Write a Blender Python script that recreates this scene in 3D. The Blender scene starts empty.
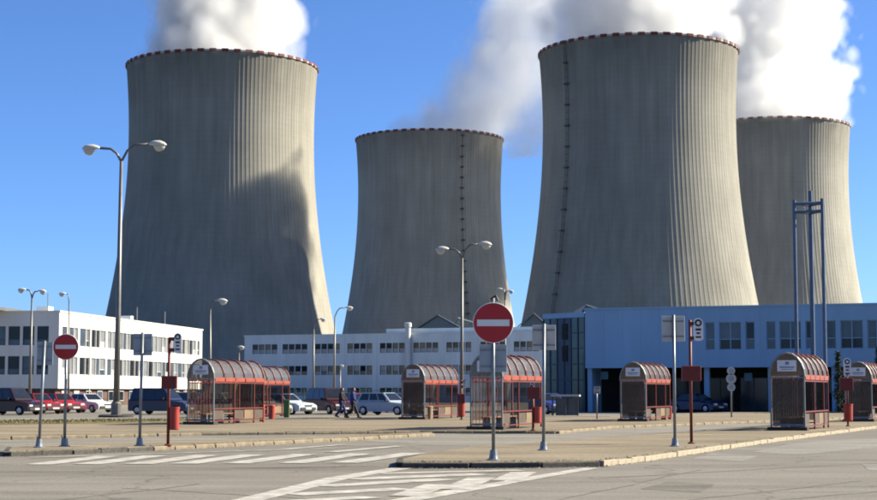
import bpy, bmesh, math, random
from mathutils import Vector, Matrix
random.seed(7)
R = math.radians
sc = bpy.context.scene
col = sc.collection

# ------------------------------------------------------------------ camera, sky, sun, exposure
FPX, PITCH, CAMH = 1650.0, math.atan(142/1650.0), 1.55     # focal length in photo pixels (877 wide), tilt up, eye height
cam_d = bpy.data.cameras.new('camera'); cam = bpy.data.objects.new('camera', cam_d); col.objects.link(cam)
cam.location = (0, 0, CAMH); cam.rotation_euler = (math.pi/2 + PITCH, 0, 0)
cam_d.sensor_width = 36.0; cam_d.lens = 36.0*FPX/877.0; cam_d.clip_start = 0.1; cam_d.clip_end = 20000
sc.camera = cam
SUN_AZ, SUN_EL = 13.0, 33.0          # azimuth from +X towards +Y
world = bpy.data.worlds.new('World'); sc.world = world; world.use_nodes = True
wn = world.node_tree.nodes; wl = world.node_tree.links
sky = wn.new('ShaderNodeTexSky'); sky.sky_type = 'NISHITA'; sky.sun_disc = False
sky.sun_elevation = R(SUN_EL); sky.sun_rotation = R(90-SUN_AZ)
sky.altitude = 0; sky.air_density = 0.6; sky.dust_density = 0.6; sky.ozone_density = 10.0
bg = wn['Background']; bg.inputs['Strength'].default_value = 0.072
wl.new(sky.outputs[0], bg.inputs['Color'])
sun_d = bpy.data.lights.new('sun', 'SUN'); sun_d.energy = 5.0; sun_d.angle = R(0.53); sun_d.color = (1.0, 0.91, 0.71)
sun = bpy.data.objects.new('sun', sun_d); col.objects.link(sun)
sun_dir = Vector((math.cos(R(SUN_EL))*math.cos(R(SUN_AZ)), math.cos(R(SUN_EL))*math.sin(R(SUN_AZ)), math.sin(R(SUN_EL))))
sun.rotation_euler = sun_dir.to_track_quat('Z', 'Y').to_euler(); sun.location = (200, 60, 160)
vs = sc.view_settings; vs.view_transform = 'Standard'; vs.look = 'None'; vs.gamma = 1.0; vs.exposure = 1.5
sc.render.engine = 'CYCLES'
cy = sc.cycles
cy.use_denoising = True; cy.denoiser = 'OPENIMAGEDENOISE'
cy.max_bounces = 8; cy.diffuse_bounces = 3; cy.glossy_bounces = 3; cy.transmission_bounces = 4; cy.transparent_max_bounces = 12
cy.filter_width = 1.9; cy.volume_bounces = 3; cy.volume_step_rate = 0.55; cy.volume_max_steps = 256
cy.sample_clamp_indirect = 6.0; cy.caustics_reflective = False; cy.caustics_refractive = False

# ------------------------------------------------------------------ photo pixel -> place
FW = Vector((0, math.cos(PITCH), math.sin(PITCH))); UP = Vector((0, -math.sin(PITCH), math.cos(PITCH)))
def ray(px, py): return Vector(((px-438.5)/FPX, 0, 0)) + FW + UP*((250-py)/FPX)
def at_z(px, py, z=0.0):
    d = ray(px, py); return Vector((0, 0, CAMH)) + d*((z-CAMH)/d.z)
def at_y(px, py, Y):
    d = ray(px, py); return Vector((0, 0, CAMH)) + d*(Y/d.y)

# ------------------------------------------------------------------ helpers
class MB:
    """collects shapes, then builds ONE mesh object"""
    def __init__(s): s.v = []; s.f = []
    def add(s, vs_, fs_):
        n = len(s.v); s.v += [tuple(p) for p in vs_]; s.f += [tuple(i+n for i in f) for f in fs_]; return s
    def box(s, x0, x1, y0, y1, z0, z1):
        return s.add([(x0,y0,z0),(x1,y0,z0),(x1,y1,z0),(x0,y1,z0),(x0,y0,z1),(x1,y0,z1),(x1,y1,z1),(x0,y1,z1)],
                     [(0,3,2,1),(4,5,6,7),(0,1,5,4),(1,2,6,5),(2,3,7,6),(3,0,4,7)])
    def tube(s, path, r, n=8, caps=True):
        path = [Vector(p) for p in path]; rr = r if isinstance(r, (list, tuple)) else [r]*len(path)
        vs_, fs_ = [], []; prev = None
        for i, p in enumerate(path):
            t = (path[min(i+1, len(path)-1)] - path[max(i-1, 0)]).normalized()
            if prev is None:
                a = Vector((0, 0, 1)) if abs(t.z) < .9 else Vector((1, 0, 0))
                prev = t.cross(a).normalized()
            prev = (prev - t*prev.dot(t)).normalized(); b = t.cross(prev)
            for k in range(n):
                q = 2*math.pi*(k+.5)/n
                vs_.append(p + (prev*math.cos(q) + b*math.sin(q))*rr[i])
        for i in range(len(path)-1):
            for k in range(n):
                k2 = (k+1) % n
                fs_.append((i*n+k, i*n+k2, (i+1)*n+k2, (i+1)*n+k))
        if caps: fs_ += [tuple(range(n-1, -1, -1)), tuple(range((len(path)-1)*n, len(path)*n))]
        return s.add(vs_, fs_)
    def lathe(s, prof, n=16, c=(0, 0, 0), axis='z'):
        vs_, fs_ = [], []
        for (r, z) in prof:
            for k in range(n):
                q = 2*math.pi*k/n; a, b = r*math.cos(q), r*math.sin(q)
                p = (a, b, z) if axis == 'z' else ((z, a, b) if axis == 'x' else (b, z, a))
                vs_.append((p[0]+c[0], p[1]+c[1], p[2]+c[2]))
        for i in range(len(prof)-1):
            for k in range(n):
                k2 = (k+1) % n; fs_.append((i*n+k, i*n+k2, (i+1)*n+k2, (i+1)*n+k))
        fs_ += [tuple(range(n-1, -1, -1)), tuple(range((len(prof)-1)*n, len(prof)*n))]
        return s.add(vs_, fs_)
    def prism(s, poly, z0, z1):
        n = len(poly)
        vs_ = [(p[0], p[1], z0) for p in poly] + [(p[0], p[1], z1) for p in poly]
        fs_ = [tuple(range(n-1, -1, -1)), tuple(range(n, 2*n))] + [(i, (i+1) % n, n+(i+1) % n, n+i) for i in range(n)]
        return s.add(vs_, fs_)
    def extrude(s, poly, y0, y1):               # polygon in x,z pushed along y
        n = len(poly)
        vs_ = [(p[0], y0, p[1]) for p in poly] + [(p[0], y1, p[1]) for p in poly]
        fs_ = [tuple(range(n)), tuple(range(2*n-1, n-1, -1))] + [((i+1) % n, i, n+i, n+(i+1) % n) for i in range(n)]
        return s.add(vs_, fs_)
    def mesh(s, name, mat, smooth=False, bevel=0):
        me = bpy.data.meshes.new(name); me.from_pydata(s.v, [], s.f); me.update()
        bm = bmesh.new(); bm.from_mesh(me); bmesh.ops.recalc_face_normals(bm, faces=bm.faces)
        if bevel: bmesh.ops.bevel(bm, geom=list(bm.edges), offset=bevel, segments=1, affect='EDGES', profile=.5)
        bm.to_mesh(me); bm.free()
        if smooth: me.polygons.foreach_set('use_smooth', [True]*len(me.polygons))
        if mat: me.materials.append(mat)
        return me
    def build(s, name, mat, parent=None, smooth=False, bevel=0, loc=None):
        return link(name, s.mesh(name, mat, smooth, bevel), parent, loc)
def link(name, me, parent=None, loc=None, rz=0.0):
    o = bpy.data.objects.new(name, me); col.objects.link(o)
    if parent: o.parent = parent
    if loc is not None: o.location = loc
    if rz: o.rotation_euler = (0, 0, rz)
    return o
def tag(o, label=None, cat=None, group=None, kind=None):
    if label: o['label'] = label
    if cat: o['category'] = cat
    if group: o['group'] = group
    if kind: o['kind'] = kind
    return o
def thing(name, loc, label, cat, group=None, rz=0.0):
    o = link(name, None, None, loc, rz); o.empty_display_size = .3
    return tag(o, label, cat, group)
def copy_tree(o, parent=None):
    c = o.copy(); col.objects.link(c); c.parent = parent
    for ch in [x for x in o.children]: copy_tree(ch, c)
    return c

# ------------------------------------------------------------------ procedural materials
MATS = {}
def mat(name, c, rough=.7, metal=0.0, var=.12, scale=3.0, bump=0.0, bscale=None, c2=None, stretch=None, spec=.4, alpha=1.0, trans=0.0, coat=0.0):
    if name in MATS: return MATS[name]
    m = bpy.data.materials.new(name); m.use_nodes = True; nt = m.node_tree; N = nt.nodes; L = nt.links
    b = N['Principled BSDF']; b.inputs['Roughness'].default_value = rough; b.inputs['Metallic'].default_value = metal
    b.inputs['Specular IOR Level'].default_value = spec; b.inputs['Alpha'].default_value = alpha
    b.inputs['Coat Weight'].default_value = coat
    if trans: b.inputs['Transmission Weight'].default_value = trans
    tc = N.new('ShaderNodeTexCoord'); mp = N.new('ShaderNodeMapping'); L.new(tc.outputs['Object'], mp.inputs[0])
    if stretch: mp.inputs['Scale'].default_value = stretch
    nz = N.new('ShaderNodeTexNoise'); nz.inputs['Scale'].default_value = scale; nz.inputs['Detail'].default_value = 5; nz.inputs['Roughness'].default_value = .6
    L.new(mp.outputs[0], nz.inputs['Vector'])
    cr = N.new('ShaderNodeValToRGB'); L.new(nz.outputs['Fac'], cr.inputs[0])
    ca = tuple(max(0, x*(1-var)) for x in c); cb = tuple(min(1, x*(1+var)) for x in (c2 or c))
    cr.color_ramp.elements[0].position = .3; cr.color_ramp.elements[1].position = .7
    cr.color_ramp.elements[0].color = (*ca, 1); cr.color_ramp.elements[1].color = (*cb, 1)
    L.new(cr.outputs[0], b.inputs['Base Color'])
    if bump:
        n2 = N.new('ShaderNodeTexNoise'); n2.inputs['Scale'].default_value = bscale or scale*6; n2.inputs['Detail'].default_value = 4
        L.new(tc.outputs['Object'], n2.inputs['Vector'])
        bp = N.new('ShaderNodeBump'); bp.inputs['Strength'].default_value = bump; bp.inputs['Distance'].default_value = .02
        L.new(n2.outputs['Fac'], bp.inputs['Height']); L.new(bp.outputs[0], b.inputs['Normal'])
    MATS[name] = m; return m

def concrete_shell(k=1.0):
    m = bpy.data.materials.new('shell_concrete'); m.use_nodes = True; N = m.node_tree.nodes; L = m.node_tree.links
    b = N['Principled BSDF']; b.inputs['Roughness'].default_value = .9; b.inputs['Specular IOR Level'].default_value = .15
    tc = N.new('ShaderNodeTexCoord')
    def noise(sx, sy, sz, sc_, det=5, rough=.6):
        mp = N.new('ShaderNodeMapping'); mp.inputs['Scale'].default_value = (sx, sy, sz); L.new(tc.outputs['Object'], mp.inputs[0])
        n = N.new('ShaderNodeTexNoise'); n.inputs['Scale'].default_value = sc_; n.inputs['Detail'].default_value = det; n.inputs['Roughness'].default_value = rough
        L.new(mp.outputs[0], n.inputs['Vector']); return n.outputs['Fac']
    streak = noise(1, 1, .04, .35); blot = noise(1, 1, 1, .035, 4)
    sep = N.new('ShaderNodeSeparateXYZ'); L.new(tc.outputs['Object'], sep.inputs[0])
    lift = N.new('ShaderNodeMath'); lift.operation = 'PINGPONG'; lift.inputs[1].default_value = 1.25; L.new(sep.outputs['Z'], lift.inputs[0])
    cr = N.new('ShaderNodeValToRGB'); L.new(streak, cr.inputs[0])
    cr.color_ramp.elements[0].position = .3; cr.color_ramp.elements[1].position = .72
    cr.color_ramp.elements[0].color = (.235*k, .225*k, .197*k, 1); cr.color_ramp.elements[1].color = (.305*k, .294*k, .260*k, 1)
    mx = N.new('ShaderNodeMix'); mx.data_type = 'RGBA'; mx.blend_type = 'MULTIPLY'; L.new(cr.outputs[0], mx.inputs['A'])
    cr2 = N.new('ShaderNodeValToRGB'); L.new(blot, cr2.inputs[0]); cr2.color_ramp.elements[0].position = .3; cr2.color_ramp.elements[1].position = .65
    cr2.color_ramp.elements[0].color = (.80, .80, .80, 1); cr2.color_ramp.elements[1].color = (1, 1, 1, 1)
    L.new(cr2.outputs[0], mx.inputs['B']); mx.inputs['Factor'].default_value = 1
    mr = N.new('ShaderNodeMapRange'); L.new(lift.outputs[0], mr.inputs[0]); mr.inputs[1].default_value = 0; mr.inputs[2].default_value = .25; mr.inputs[3].default_value = .92; mr.inputs[4].default_value = 1
    mx2 = N.new('ShaderNodeMix'); mx2.data_type = 'RGBA'; mx2.blend_type = 'MULTIPLY'; mx2.inputs['Factor'].default_value = .8
    L.new(mx.outputs['Result'], mx2.inputs['A']); L.new(mr.outputs[0], mx2.inputs['B'])
    stain = N.new('ShaderNodeMapRange'); stain.inputs[1].default_value = 128; stain.inputs[2].default_value = 147; stain.inputs[3].default_value = 0; stain.inputs[4].default_value = .75
    L.new(sep.outputs['Z'], stain.inputs[0])
    st2 = N.new('ShaderNodeMath'); st2.operation = 'MULTIPLY'; L.new(stain.outputs[0], st2.inputs[0]); L.new(noise(1, 1, .25, .16, 6), st2.inputs[1])
    mx3 = N.new('ShaderNodeMix'); mx3.data_type = 'RGBA'; mx3.blend_type = 'MULTIPLY'; L.new(st2.outputs[0], mx3.inputs['Factor'])
    L.new(mx2.outputs['Result'], mx3.inputs['A']); mx3.inputs['B'].default_value = (.30, .30, .30, 1)
    L.new(mx3.outputs['Result'], b.inputs['Base Color']); return m

# ------------------------------------------------------------------ cooling towers
HT, NRIB = 150.0, 144
def tower_r(z): return 42.2*math.sqrt(1+((z-118)/120.0)**2)
TOWER = [at_z(x, y, HT) for x, y in ((222.7, 70), (429.5, 141.5), (638, 55.5), (771, 130.3))]
shell_m = concrete_shell()
rim_w = mat('rim_pale', (.34, .33, .30), .8); rim_r = mat('rim_red', (.13, .020, .022), .7, var=.25, scale=.5)
ladder_m = mat('ladder_steel', (.06, .062, .062), .6, var=.2)
def shell_mesh():
    m = MB(); rings = [HT*i/44 for i in range(45)]; n = NRIB*4; prof = []
    for k in range(NRIB):
        for f, h in ((.0, 0), (.60, 0), (.70, .07), (.90, .07)): prof.append((2*math.pi*(k+f)/NRIB, h))
    vs_ = []; fs_ = []
    for z in rings:
        r = tower_r(z)
        for a, h in prof: vs_.append(((r+h)*math.cos(a), (r+h)*math.sin(a), z))
    for z in (HT, HT-10, HT-30):
        r = tower_r(z)-.55
        for a, h in prof: vs_.append((r*math.cos(a), r*math.sin(a), z))
    nr = len(rings)+3
    for i in range(nr-1):
        for k in range(n):
            k2 = (k+1) % n; fs_.append((i*n+k, i*n+k2, (i+1)*n+k2, (i+1)*n+k))
    me = bpy.data.meshes.new('shell'); me.from_pydata(vs_, [], fs_); me.update(); me.materials.append(shell_m); return me
SHELL = shell_mesh(); SHELL2 = SHELL.copy(); SHELL2.materials[0] = concrete_shell(1.22)  # lighter copy for the rear towers: bounced light and air put into the colour
def ring_band(r0, r1, z0, z1, a0=0, a1=2*math.pi, n=200):
    m = MB(); vs_ = []; fs_ = []; full = a1-a0 > 6.28
    for i in range(n if full else n+1):
        a = a0+(a1-a0)*i/n; c, s_ = math.cos(a), math.sin(a)
        vs_ += [(r0*c, r0*s_, z0), (r1*c, r1*s_, z0), (r1*c, r1*s_, z1), (r0*c, r0*s_, z1)]
    k = len(vs_)//4
    for i in range(k if full else k-1):
        j = (i+1) % k
        for q in range(4): fs_.append((i*4+q, j*4+q, j*4+(q+1) % 4, i*4+(q+1) % 4))
    if not full: fs_ += [(0, 1, 2, 3), tuple(range(len(vs_)-1, len(vs_)-5, -1))]
    return m.add(vs_, fs_)
RT = tower_r(HT)
RIM = ring_band(RT-.6, RT+.40, HT-.1, HT+.75).mesh('rim', rim_w)
NB = 52
BLOCK = ring_band(RT-.5, RT+.62, HT-.15, HT+1.05, 0, 2*math.pi/NB*.54, 4).mesh('rim_block', rim_r)
def ladder(az, bulky, parent):
    m = MB(); st = 3.0
    def P(z, out, side):
        r = tower_r(z)+out; return Vector((r*math.cos(az)-side*math.sin(az), r*math.sin(az)+side*math.cos(az), z))
    w = .75 if bulky else .32
    zs = [3+st*i for i in range(50)]
    for sd in (-w, w): m.tube([P(z, .85, sd) for z in zs], .10 if bulky else .07, 5)
    if bulky: m.tube([P(z, 1.6, 0) for z in zs], .07, 4)
    for i, z in enumerate(zs[:-1]):
        m.tube([P(z, .85, -w), P(z, .85, w)], .07, 4)
        if bulky: m.tube([P(z, .85, -w), P(z, 1.6, 0), P(z, .85, w)], .08, 4)
    m.build('ladder', ladder_m, parent)
    for i in range(4, 50, 3 if bulky else 2):
        z = zs[min(i, 49)]; q = MB(); hw = (1.1 if i % 2 else .95) if bulky else .75
        a, b, c, d = P(z, .45, -hw), P(z, .45, hw), P(z, 1.75, hw), P(z, 1.75, -hw); up = Vector((0, 0, .55 if bulky else .9))
        q.add([a, b, c, d, a+up, b+up, c+up, d+up], [(0,3,2,1),(4,5,6,7),(0,1,5,4),(1,2,6,5),(2,3,7,6),(3,0,4,7)])
        q.build('ladder_platform', ladder_m, parent)
tw_lab = ['large ribbed concrete cooling tower at far left, behind the white building',
          'distant cooling tower with a thin dotted ladder, second from left, almost wholly in shade',
          'large cooling tower with a bulky ladder on its left side, behind the blue building',
          'partly hidden cooling tower at far right, standing behind the large one']
for i, t in enumerate(TOWER):
    rt = thing('cooling_tower', (t.x, t.y, 0), tw_lab[i], 'cooling tower', 'ribbed concrete cooling towers')
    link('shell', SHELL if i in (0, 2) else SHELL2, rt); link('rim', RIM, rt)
    for k in range(NB): link('rim_block', BLOCK, rt, None, 2*math.pi*k/NB)
    face = math.atan2(-t.y, -t.x)                # towards the camera
    if i == 2: ladder(face - math.asin(.70), True, rt)
    if i == 1: ladder(face + math.asin(.43), False, rt)

# ------------------------------------------------------------------ steam
def steam(i, name, label, path, dens, seed, amp=1.3, nscale=.030, soft=3.0, bil=.55, ys=1.0, base=None, cat='white steam plumes over the towers'):
    """path: list of (height above rim, centre x, centre y, radius); one closed hull with procedural steam in it"""
    m = bpy.data.materials.new('steam'); m.use_nodes = True; nt = m.node_tree; N = nt.nodes; L = nt.links
    for n in list(N):
        if n.type == 'BSDF_PRINCIPLED': N.remove(n)
    out = [n for n in N if n.type == 'OUTPUT_MATERIAL'][0]
    pv = N.new('ShaderNodeVolumePrincipled'); L.new(pv.outputs[0], out.inputs['Volume'])
    pv.inputs['Color'].default_value = (.96, .965, .975, 1); pv.inputs['Anisotropy'].default_value = .35
    def M(op, a, b=None, c=None, clamp=False):
        n = N.new('ShaderNodeMath'); n.operation = op; n.use_clamp = clamp
        for k, v in enumerate((a, b, c)):
            if v is None: continue
            if isinstance(v, (int, float)): n.inputs[k].default_value = v
            else: L.new(v, n.inputs[k])
        return n.outputs[0]
    tc = N.new('ShaderNodeTexCoord'); sep = N.new('ShaderNodeSeparateXYZ'); L.new(tc.outputs['Object'], sep.inputs[0])
    z0, z1 = path[0][0], path[-1][0]
    tz = M('DIVIDE', M('SUBTRACT', sep.outputs['Z'], z0), z1-z0)
    def curve(idx):
        vals = [p[idx] for p in path]; lo, hi = min(vals)-1, max(vals)+1
        fc = N.new('ShaderNodeFloatCurve'); cu = fc.mapping.curves[0]
        pts = [((p[0]-z0)/(z1-z0), (p[idx]-lo)/(hi-lo)) for p in path]
        cu.points[0].location = pts[0]; cu.points[1].location = pts[-1]
        for q in pts[1:-1]: cu.points.new(*q)
        fc.mapping.update(); L.new(tz, fc.inputs['Value'])
        return M('ADD', M('MULTIPLY', fc.outputs[0], hi-lo), lo)
    cx, cy_, rr = curve(1), curve(2), curve(3)
    dx = M('SUBTRACT', sep.outputs['X'], cx); dy = M('DIVIDE', M('SUBTRACT', sep.outputs['Y'], cy_), ys)
    q = M('DIVIDE', M('SQRT', M('ADD', M('MULTIPLY', dx, dx), M('MULTIPLY', dy, dy))), rr)
    mp = N.new('ShaderNodeMapping'); L.new(tc.outputs['Object'], mp.inputs[0])
    mp.inputs['Location'].default_value = (seed*131.7, seed*57.3, seed*91.1); mp.inputs['Scale'].default_value = (1, 1, .8)
    nz = N.new('ShaderNodeTexNoise'); nz.inputs['Scale'].default_value = nscale; nz.inputs['Detail'].default_value = 3.5; nz.inputs['Roughness'].default_value = .63
    L.new(mp.outputs[0], nz.inputs['Vector'])
    vo = N.new('ShaderNodeTexVoronoi'); vo.inputs['Scale'].default_value = nscale*2.4; vo.inputs['Detail'].default_value = 0.0; vo.inputs['Roughness'].default_value = .55
    wv = N.new('ShaderNodeVectorMath'); wv.operation = 'MULTIPLY_ADD'; L.new(nz.outputs['Color'], wv.inputs[0]); wv.inputs[1].default_value = (14, 14, 14); L.new(mp.outputs[0], wv.inputs[2])
    L.new(wv.outputs[0], vo.inputs['Vector'])
    f = M('ADD', M('SUBTRACT', 1.02, q), M('MULTIPLY', M('SUBTRACT', nz.outputs['Fac'], .5), amp))
    f = M('ADD', f, M('MULTIPLY', M('SUBTRACT', .42, vo.outputs['Distance']), bil))
    f = M('MULTIPLY', f, soft, clamp=True); f = M('MULTIPLY', f, M('ADD', .35, M('MULTIPLY', nz.outputs['Fac'], 1.3)))
    edge = M('MULTIPLY', M('SUBTRACT', 1.24, q), 8, clamp=True)          # nothing reaches the hull
    L.new(M('MULTIPLY', M('MULTIPLY', f, edge), dens), pv.inputs['Density'])
    mb = MB(); n = 28; vs_ = []; fs_ = []
    K = 14
    for a in range(K+1):
        h = z0+(z1-z0)*a/K
        for b in range(len(path)-1):
            if path[b][0] <= h <= path[b+1][0] + 1e-6:
                w = (h-path[b][0])/(path[b+1][0]-path[b][0]); v = [path[b][k]*(1-w)+path[b+1][k]*w for k in range(4)]; break
        rad = v[3]*1.25
        if h < 1 and base is None: rad = min(rad, RT-.8)
        for k in range(n):
            qa = 2*math.pi*k/n; vs_.append((v[1]+rad*math.cos(qa), v[2]+rad*math.sin(qa)*(1 if h < 1 and base is None else ys), h))
    for a in range(K):
        for k in range(n): fs_.append((a*n+k, a*n+(k+1) % n, (a+1)*n+(k+1) % n, (a+1)*n+k))
    fs_ += [tuple(range(n-1, -1, -1)), tuple(range(K*n, (K+1)*n))]
    o = mb.add(vs_, fs_).build(name, m, None, loc=base or (TOWER[i].x, TOWER[i].y, HT))
    tag(o, label, 'steam', cat)
    return o
steam(0, 'steam_plume', 'white steam plume rising straight up from the leftmost cooling tower',
      [(-3, -2, 0, 41), (8, -2, 0, 39), (20, 1, 0, 36), (35, 4, 2, 35), (58, 8, 6, 37)], .10, 1, soft=3.5)
steam(1, 'steam_plume', 'greyish steam plume leaning right from the second cooling tower from left',
      [(-3, 6, 0, 38), (10, 18, 0, 36), (22, 29, 0, 34), (43, 42, 0, 33), (70, 54, 4, 32), (100, 66, 8, 34)], .045, 2, soft=2.2)
steam(2, 'steam_plume', 'dense white steam plume over the large tower behind the blue building',
      [(-3, 0, 1, 39), (6, 2, 4, 43), (16, 4, 6, 46), (30, 5, 6, 47), (44, 6, 5, 45), (56, 9, -10, 38), (74, 11, -18, 38)], .065, 3, soft=4.0, amp=1.4, bil=.85)
p4 = steam(3, 'steam_plume', 'bright ragged steam plume rising from the rightmost cooling tower',
      [(-3, 1, 2, 36), (6, 2, 6, 39), (14, 3, 14, 43), (30, 6, 27, 43), (55, 9, 36, 42), (100, 12, 40, 40)], .055, 4, amp=1.5, nscale=.034, ys=1.65, soft=3.5, bil=.7)
up = steam(3, 'upper_plume', None, [(0, 12, 42, 50), (30, 14, 50, 56), (62, 16, 58, 58), (92, 18, 64, 50)], .010, 7, amp=1.3, base=(0, 0, 101), cat=None, ys=1.3)
up.parent = p4; del up['category']                                    # the same plume above the picture's edge; it shades the one to its left
steam(3, 'steam_wisp', 'thin torn steam wisp hanging in the gap between the two middle towers',
      [(0, 0, 0, 12), (14, 2, 0, 19), (34, 6, 0, 20), (52, 2, 0, 18), (66, 0, 0, 12)], .03, 6, amp=1.9, nscale=.05, base=(50, 940, 136), cat='thin steam wisps')

# ------------------------------------------------------------------ ground, roads, islands
def ground_mat(name, c, c2, sc_big, sc_fine, bump, crack=0.0):
    m = bpy.data.materials.new(name); m.use_nodes = True; N = m.node_tree.nodes; L = m.node_tree.links
    b = N['Principled BSDF']; b.inputs['Roughness'].default_value = .92; b.inputs['Specular IOR Level'].default_value = .2
    tc = N.new('ShaderNodeTexCoord')
    def noise(s, det, st=(1, 1, 1), rough=.6):
        mp = N.new('ShaderNodeMapping'); mp.inputs['Scale'].default_value = st; L.new(tc.outputs['Object'], mp.inputs[0])
        n = N.new('ShaderNodeTexNoise'); n.inputs['Scale'].default_value = s; n.inputs['Detail'].default_value = det; n.inputs['Roughness'].default_value = rough
        L.new(mp.outputs[0], n.inputs['Vector']); return n.outputs['Fac']
    cr = N.new('ShaderNodeValToRGB'); L.new(noise(sc_big, 5, (.35, 1, 1)), cr.inputs[0])
    cr.color_ramp.elements[0].position = .34; cr.color_ramp.elements[1].position = .66
    cr.color_ramp.elements[0].color = (*c, 1); cr.color_ramp.elements[1].color = (*c2, 1)
    last = cr.outputs[0]
    def mul(src, lo, hi, p0, p1):
        nonlocal last
        mr = N.new('ShaderNodeMapRange'); L.new(src, mr.inputs[0]); mr.inputs[1].default_value = p0; mr.inputs[2].default_value = p1; mr.inputs[3].default_value = lo; mr.inputs[4].default_value = hi
        mx = N.new('ShaderNodeMix'); mx.data_type = 'RGBA'; mx.blend_type = 'MULTIPLY'; mx.inputs['Factor'].default_value = 1
        L.new(last, mx.inputs['A']); L.new(mr.outputs[0], mx.inputs['B']); last = mx.outputs['Result']
    fine = noise(sc_fine, 3, rough=.75); mul(fine, .72, 1.2, .3, .7)
    mul(noise(.9, 4, (.2, 1, 1)), .86, 1.08, .35, .65)
    if crack:
        vo = N.new('ShaderNodeTexVoronoi'); vo.feature = 'DISTANCE_TO_EDGE'; vo.inputs['Scale'].default_value = crack
        mp = N.new('ShaderNodeMapping'); L.new(tc.outputs['Object'], mp.inputs[0])
        ad = N.new('ShaderNodeMixRGB'); ad.blend_type = 'ADD'; ad.inputs[0].default_value = .9
        nn = N.new('ShaderNodeTexNoise'); nn.inputs['Scale'].default_value = 1.3; L.new(tc.outputs['Object'], nn.inputs['Vector'])
        L.new(mp.outputs[0], ad.inputs[1]); L.new(nn.outputs['Color'], ad.inputs[2]); L.new(ad.outputs[0], vo.inputs['Vector'])
        mul(vo.outputs['Distance'], .62, 1, 0, .012)
    L.new(last, b.inputs['Base Color'])
    bp = N.new('ShaderNodeBump'); bp.inputs['Strength'].default_value = bump; bp.inputs['Distance'].default_value = .015
    L.new(fine, bp.inputs['Height']); L.new(bp.outputs[0], b.inputs['Normal']); MATS[name] = m; return m
asphalt = ground_mat('worn_asphalt', (.135, .123, .105), (.182, .168, .145), .25, 14, .5, crack=.22)
asphalt2 = ground_mat('pale_asphalt', (.150, .140, .122), (.205, .190, .162), .3, 10, .4, crack=.3)
sand = ground_mat('sandy_verge', (.140, .112, .072), (.228, .192, .138), .42, 8, .6)
turf = ground_mat('dry_turf', (.095, .085, .032), (.16, .13, .065), .6, 12, .6)
field = ground_mat('field', (.10, .105, .045), (.15, .13, .07), .05, 2, .4)
kerb_m = mat('kerb_concrete', (.235, .20, .148), .9, var=.3, scale=4, bump=.5)
kerb_d = mat('kerb_shaded', (.05, .047, .041), .9, var=.45, scale=5, bump=.6)  # dark kerb concrete; the shade on its front is put into the colour
kerb_s = mat('kerb_sandy', (.155, .125, .085), .9, var=.35, scale=3, bump=.5)
paint_w = mat('worn_road_paint', (.20, .188, .165), .85, var=.1, scale=2.6, c2=(.40, .385, .35), bump=.2)
g = MB().add([(-4000, -300, -.06), (4000, -300, -.06), (4000, 9000, -.06), (-4000, 9000, -.06)], [(0, 1, 2, 3)]).build('ground', field); tag(g, 'flat dry field reaching the horizon', kind='structure')
road = MB().add([(-160, -40, 0), (160, -40, 0), (160, 122, 0), (-160, 122, 0)], [(0, 1, 2, 3)]).build('road', asphalt); tag(road, 'worn beige grey asphalt junction', kind='structure')
park = MB().add([(-160, 122.0, -.002), (160, 122.0, -.002), (160, 420, -.002), (-160, 420, -.002)], [(0, 1, 2, 3)]).build('car_park', asphalt2); tag(park, 'pale car park in front of the buildings', kind='structure')

KH = .11
STONE = MB().box(0, .99, -.13, 0, -.05, KH+.008).mesh('kerb_stone', kerb_m, bevel=.012)
STONE_D = MB().box(0, .99, -.13, 0, -.05, KH+.008).mesh('kerb_stone', kerb_d, bevel=.012)
STONE_S = MB().box(0, .99, -.13, 0, -.05, KH+.004).mesh('kerb_stone', kerb_s, bevel=.03)
def kerb(parent, pts, rnd, dark=False, sandy=False):
    """kerb stones along a polyline; the stones lie to the right of the walking direction"""
    for a, b in zip(pts[:-1], pts[1:]):
        a = Vector(a[:2]); b = Vector(b[:2]); d = b-a; n = max(1, round(d.length)); st = d.length/n; ang = math.atan2(d.y, d.x)
        for i in range(n):
            if rnd.random() < .035 and dark: continue
            p = a+d*(i/n)
            o = link('kerb_stone', STONE_D if dark else STONE_S if sandy else STONE, parent, (p.x+rnd.uniform(-.012, .012), p.y+rnd.uniform(-.015, .015), rnd.uniform(-.022, .006)), ang+rnd.uniform(-.012, .012))
            o.scale.x = st; o.rotation_euler.x = rnd.uniform(-.05, .03)
def pix(lst, z=KH): return [at_z(x, y, z) for x, y in lst]
def island(name, front, back, m, label, kerb_front=True, dark_upto=0, z=KH):
    f = pix(front, z); bk = pix(back, z)
    o = MB().prism([(p.x, p.y) for p in f]+[(p.x, p.y) for p in reversed(bk)], -.03, z).build(name, m); tag(o, label, kind='structure')
    rnd = random.Random(hash(name) % 999 if False else len(front)*7+3)
    if kerb_front:
        if dark_upto: kerb(o, f[:dark_upto], rnd, True)
        kerb(o, f[max(0, dark_upto-1):], rnd, sandy=name != 'bus_plaza')
    return o, f, bk
plaza, pf, pb = island('bus_plaza', [(403, 462.5), (470, 462.8), (540, 462.3), (598, 461.2), (640, 456.5), (700, 448), (770, 438.5), (877, 425.5), (960, 417)],
       [(403, 459), (425, 453.5), (470, 447), (600, 438), (700, 431.5), (800, 424), (960, 412)], sand, 'sandy raised bus plaza with the right hand signs', dark_upto=4)
rr_ = random.Random(4); kerb(plaza, [pb[1], pb[0], pf[0]], rr_, True)
isl, lf, lb = island('traffic_island', [(8, 452), (70, 450), (150, 446.5), (250, 442), (345, 437.5), (432, 433)],
       [(12, 447.5), (70, 443.5), (200, 440), (300, 437), (432, 432)], sand, 'long narrow sandy traffic island at left', dark_upto=3)
kerb(isl, [lb[0], lf[0]], rr_, True)
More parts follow.
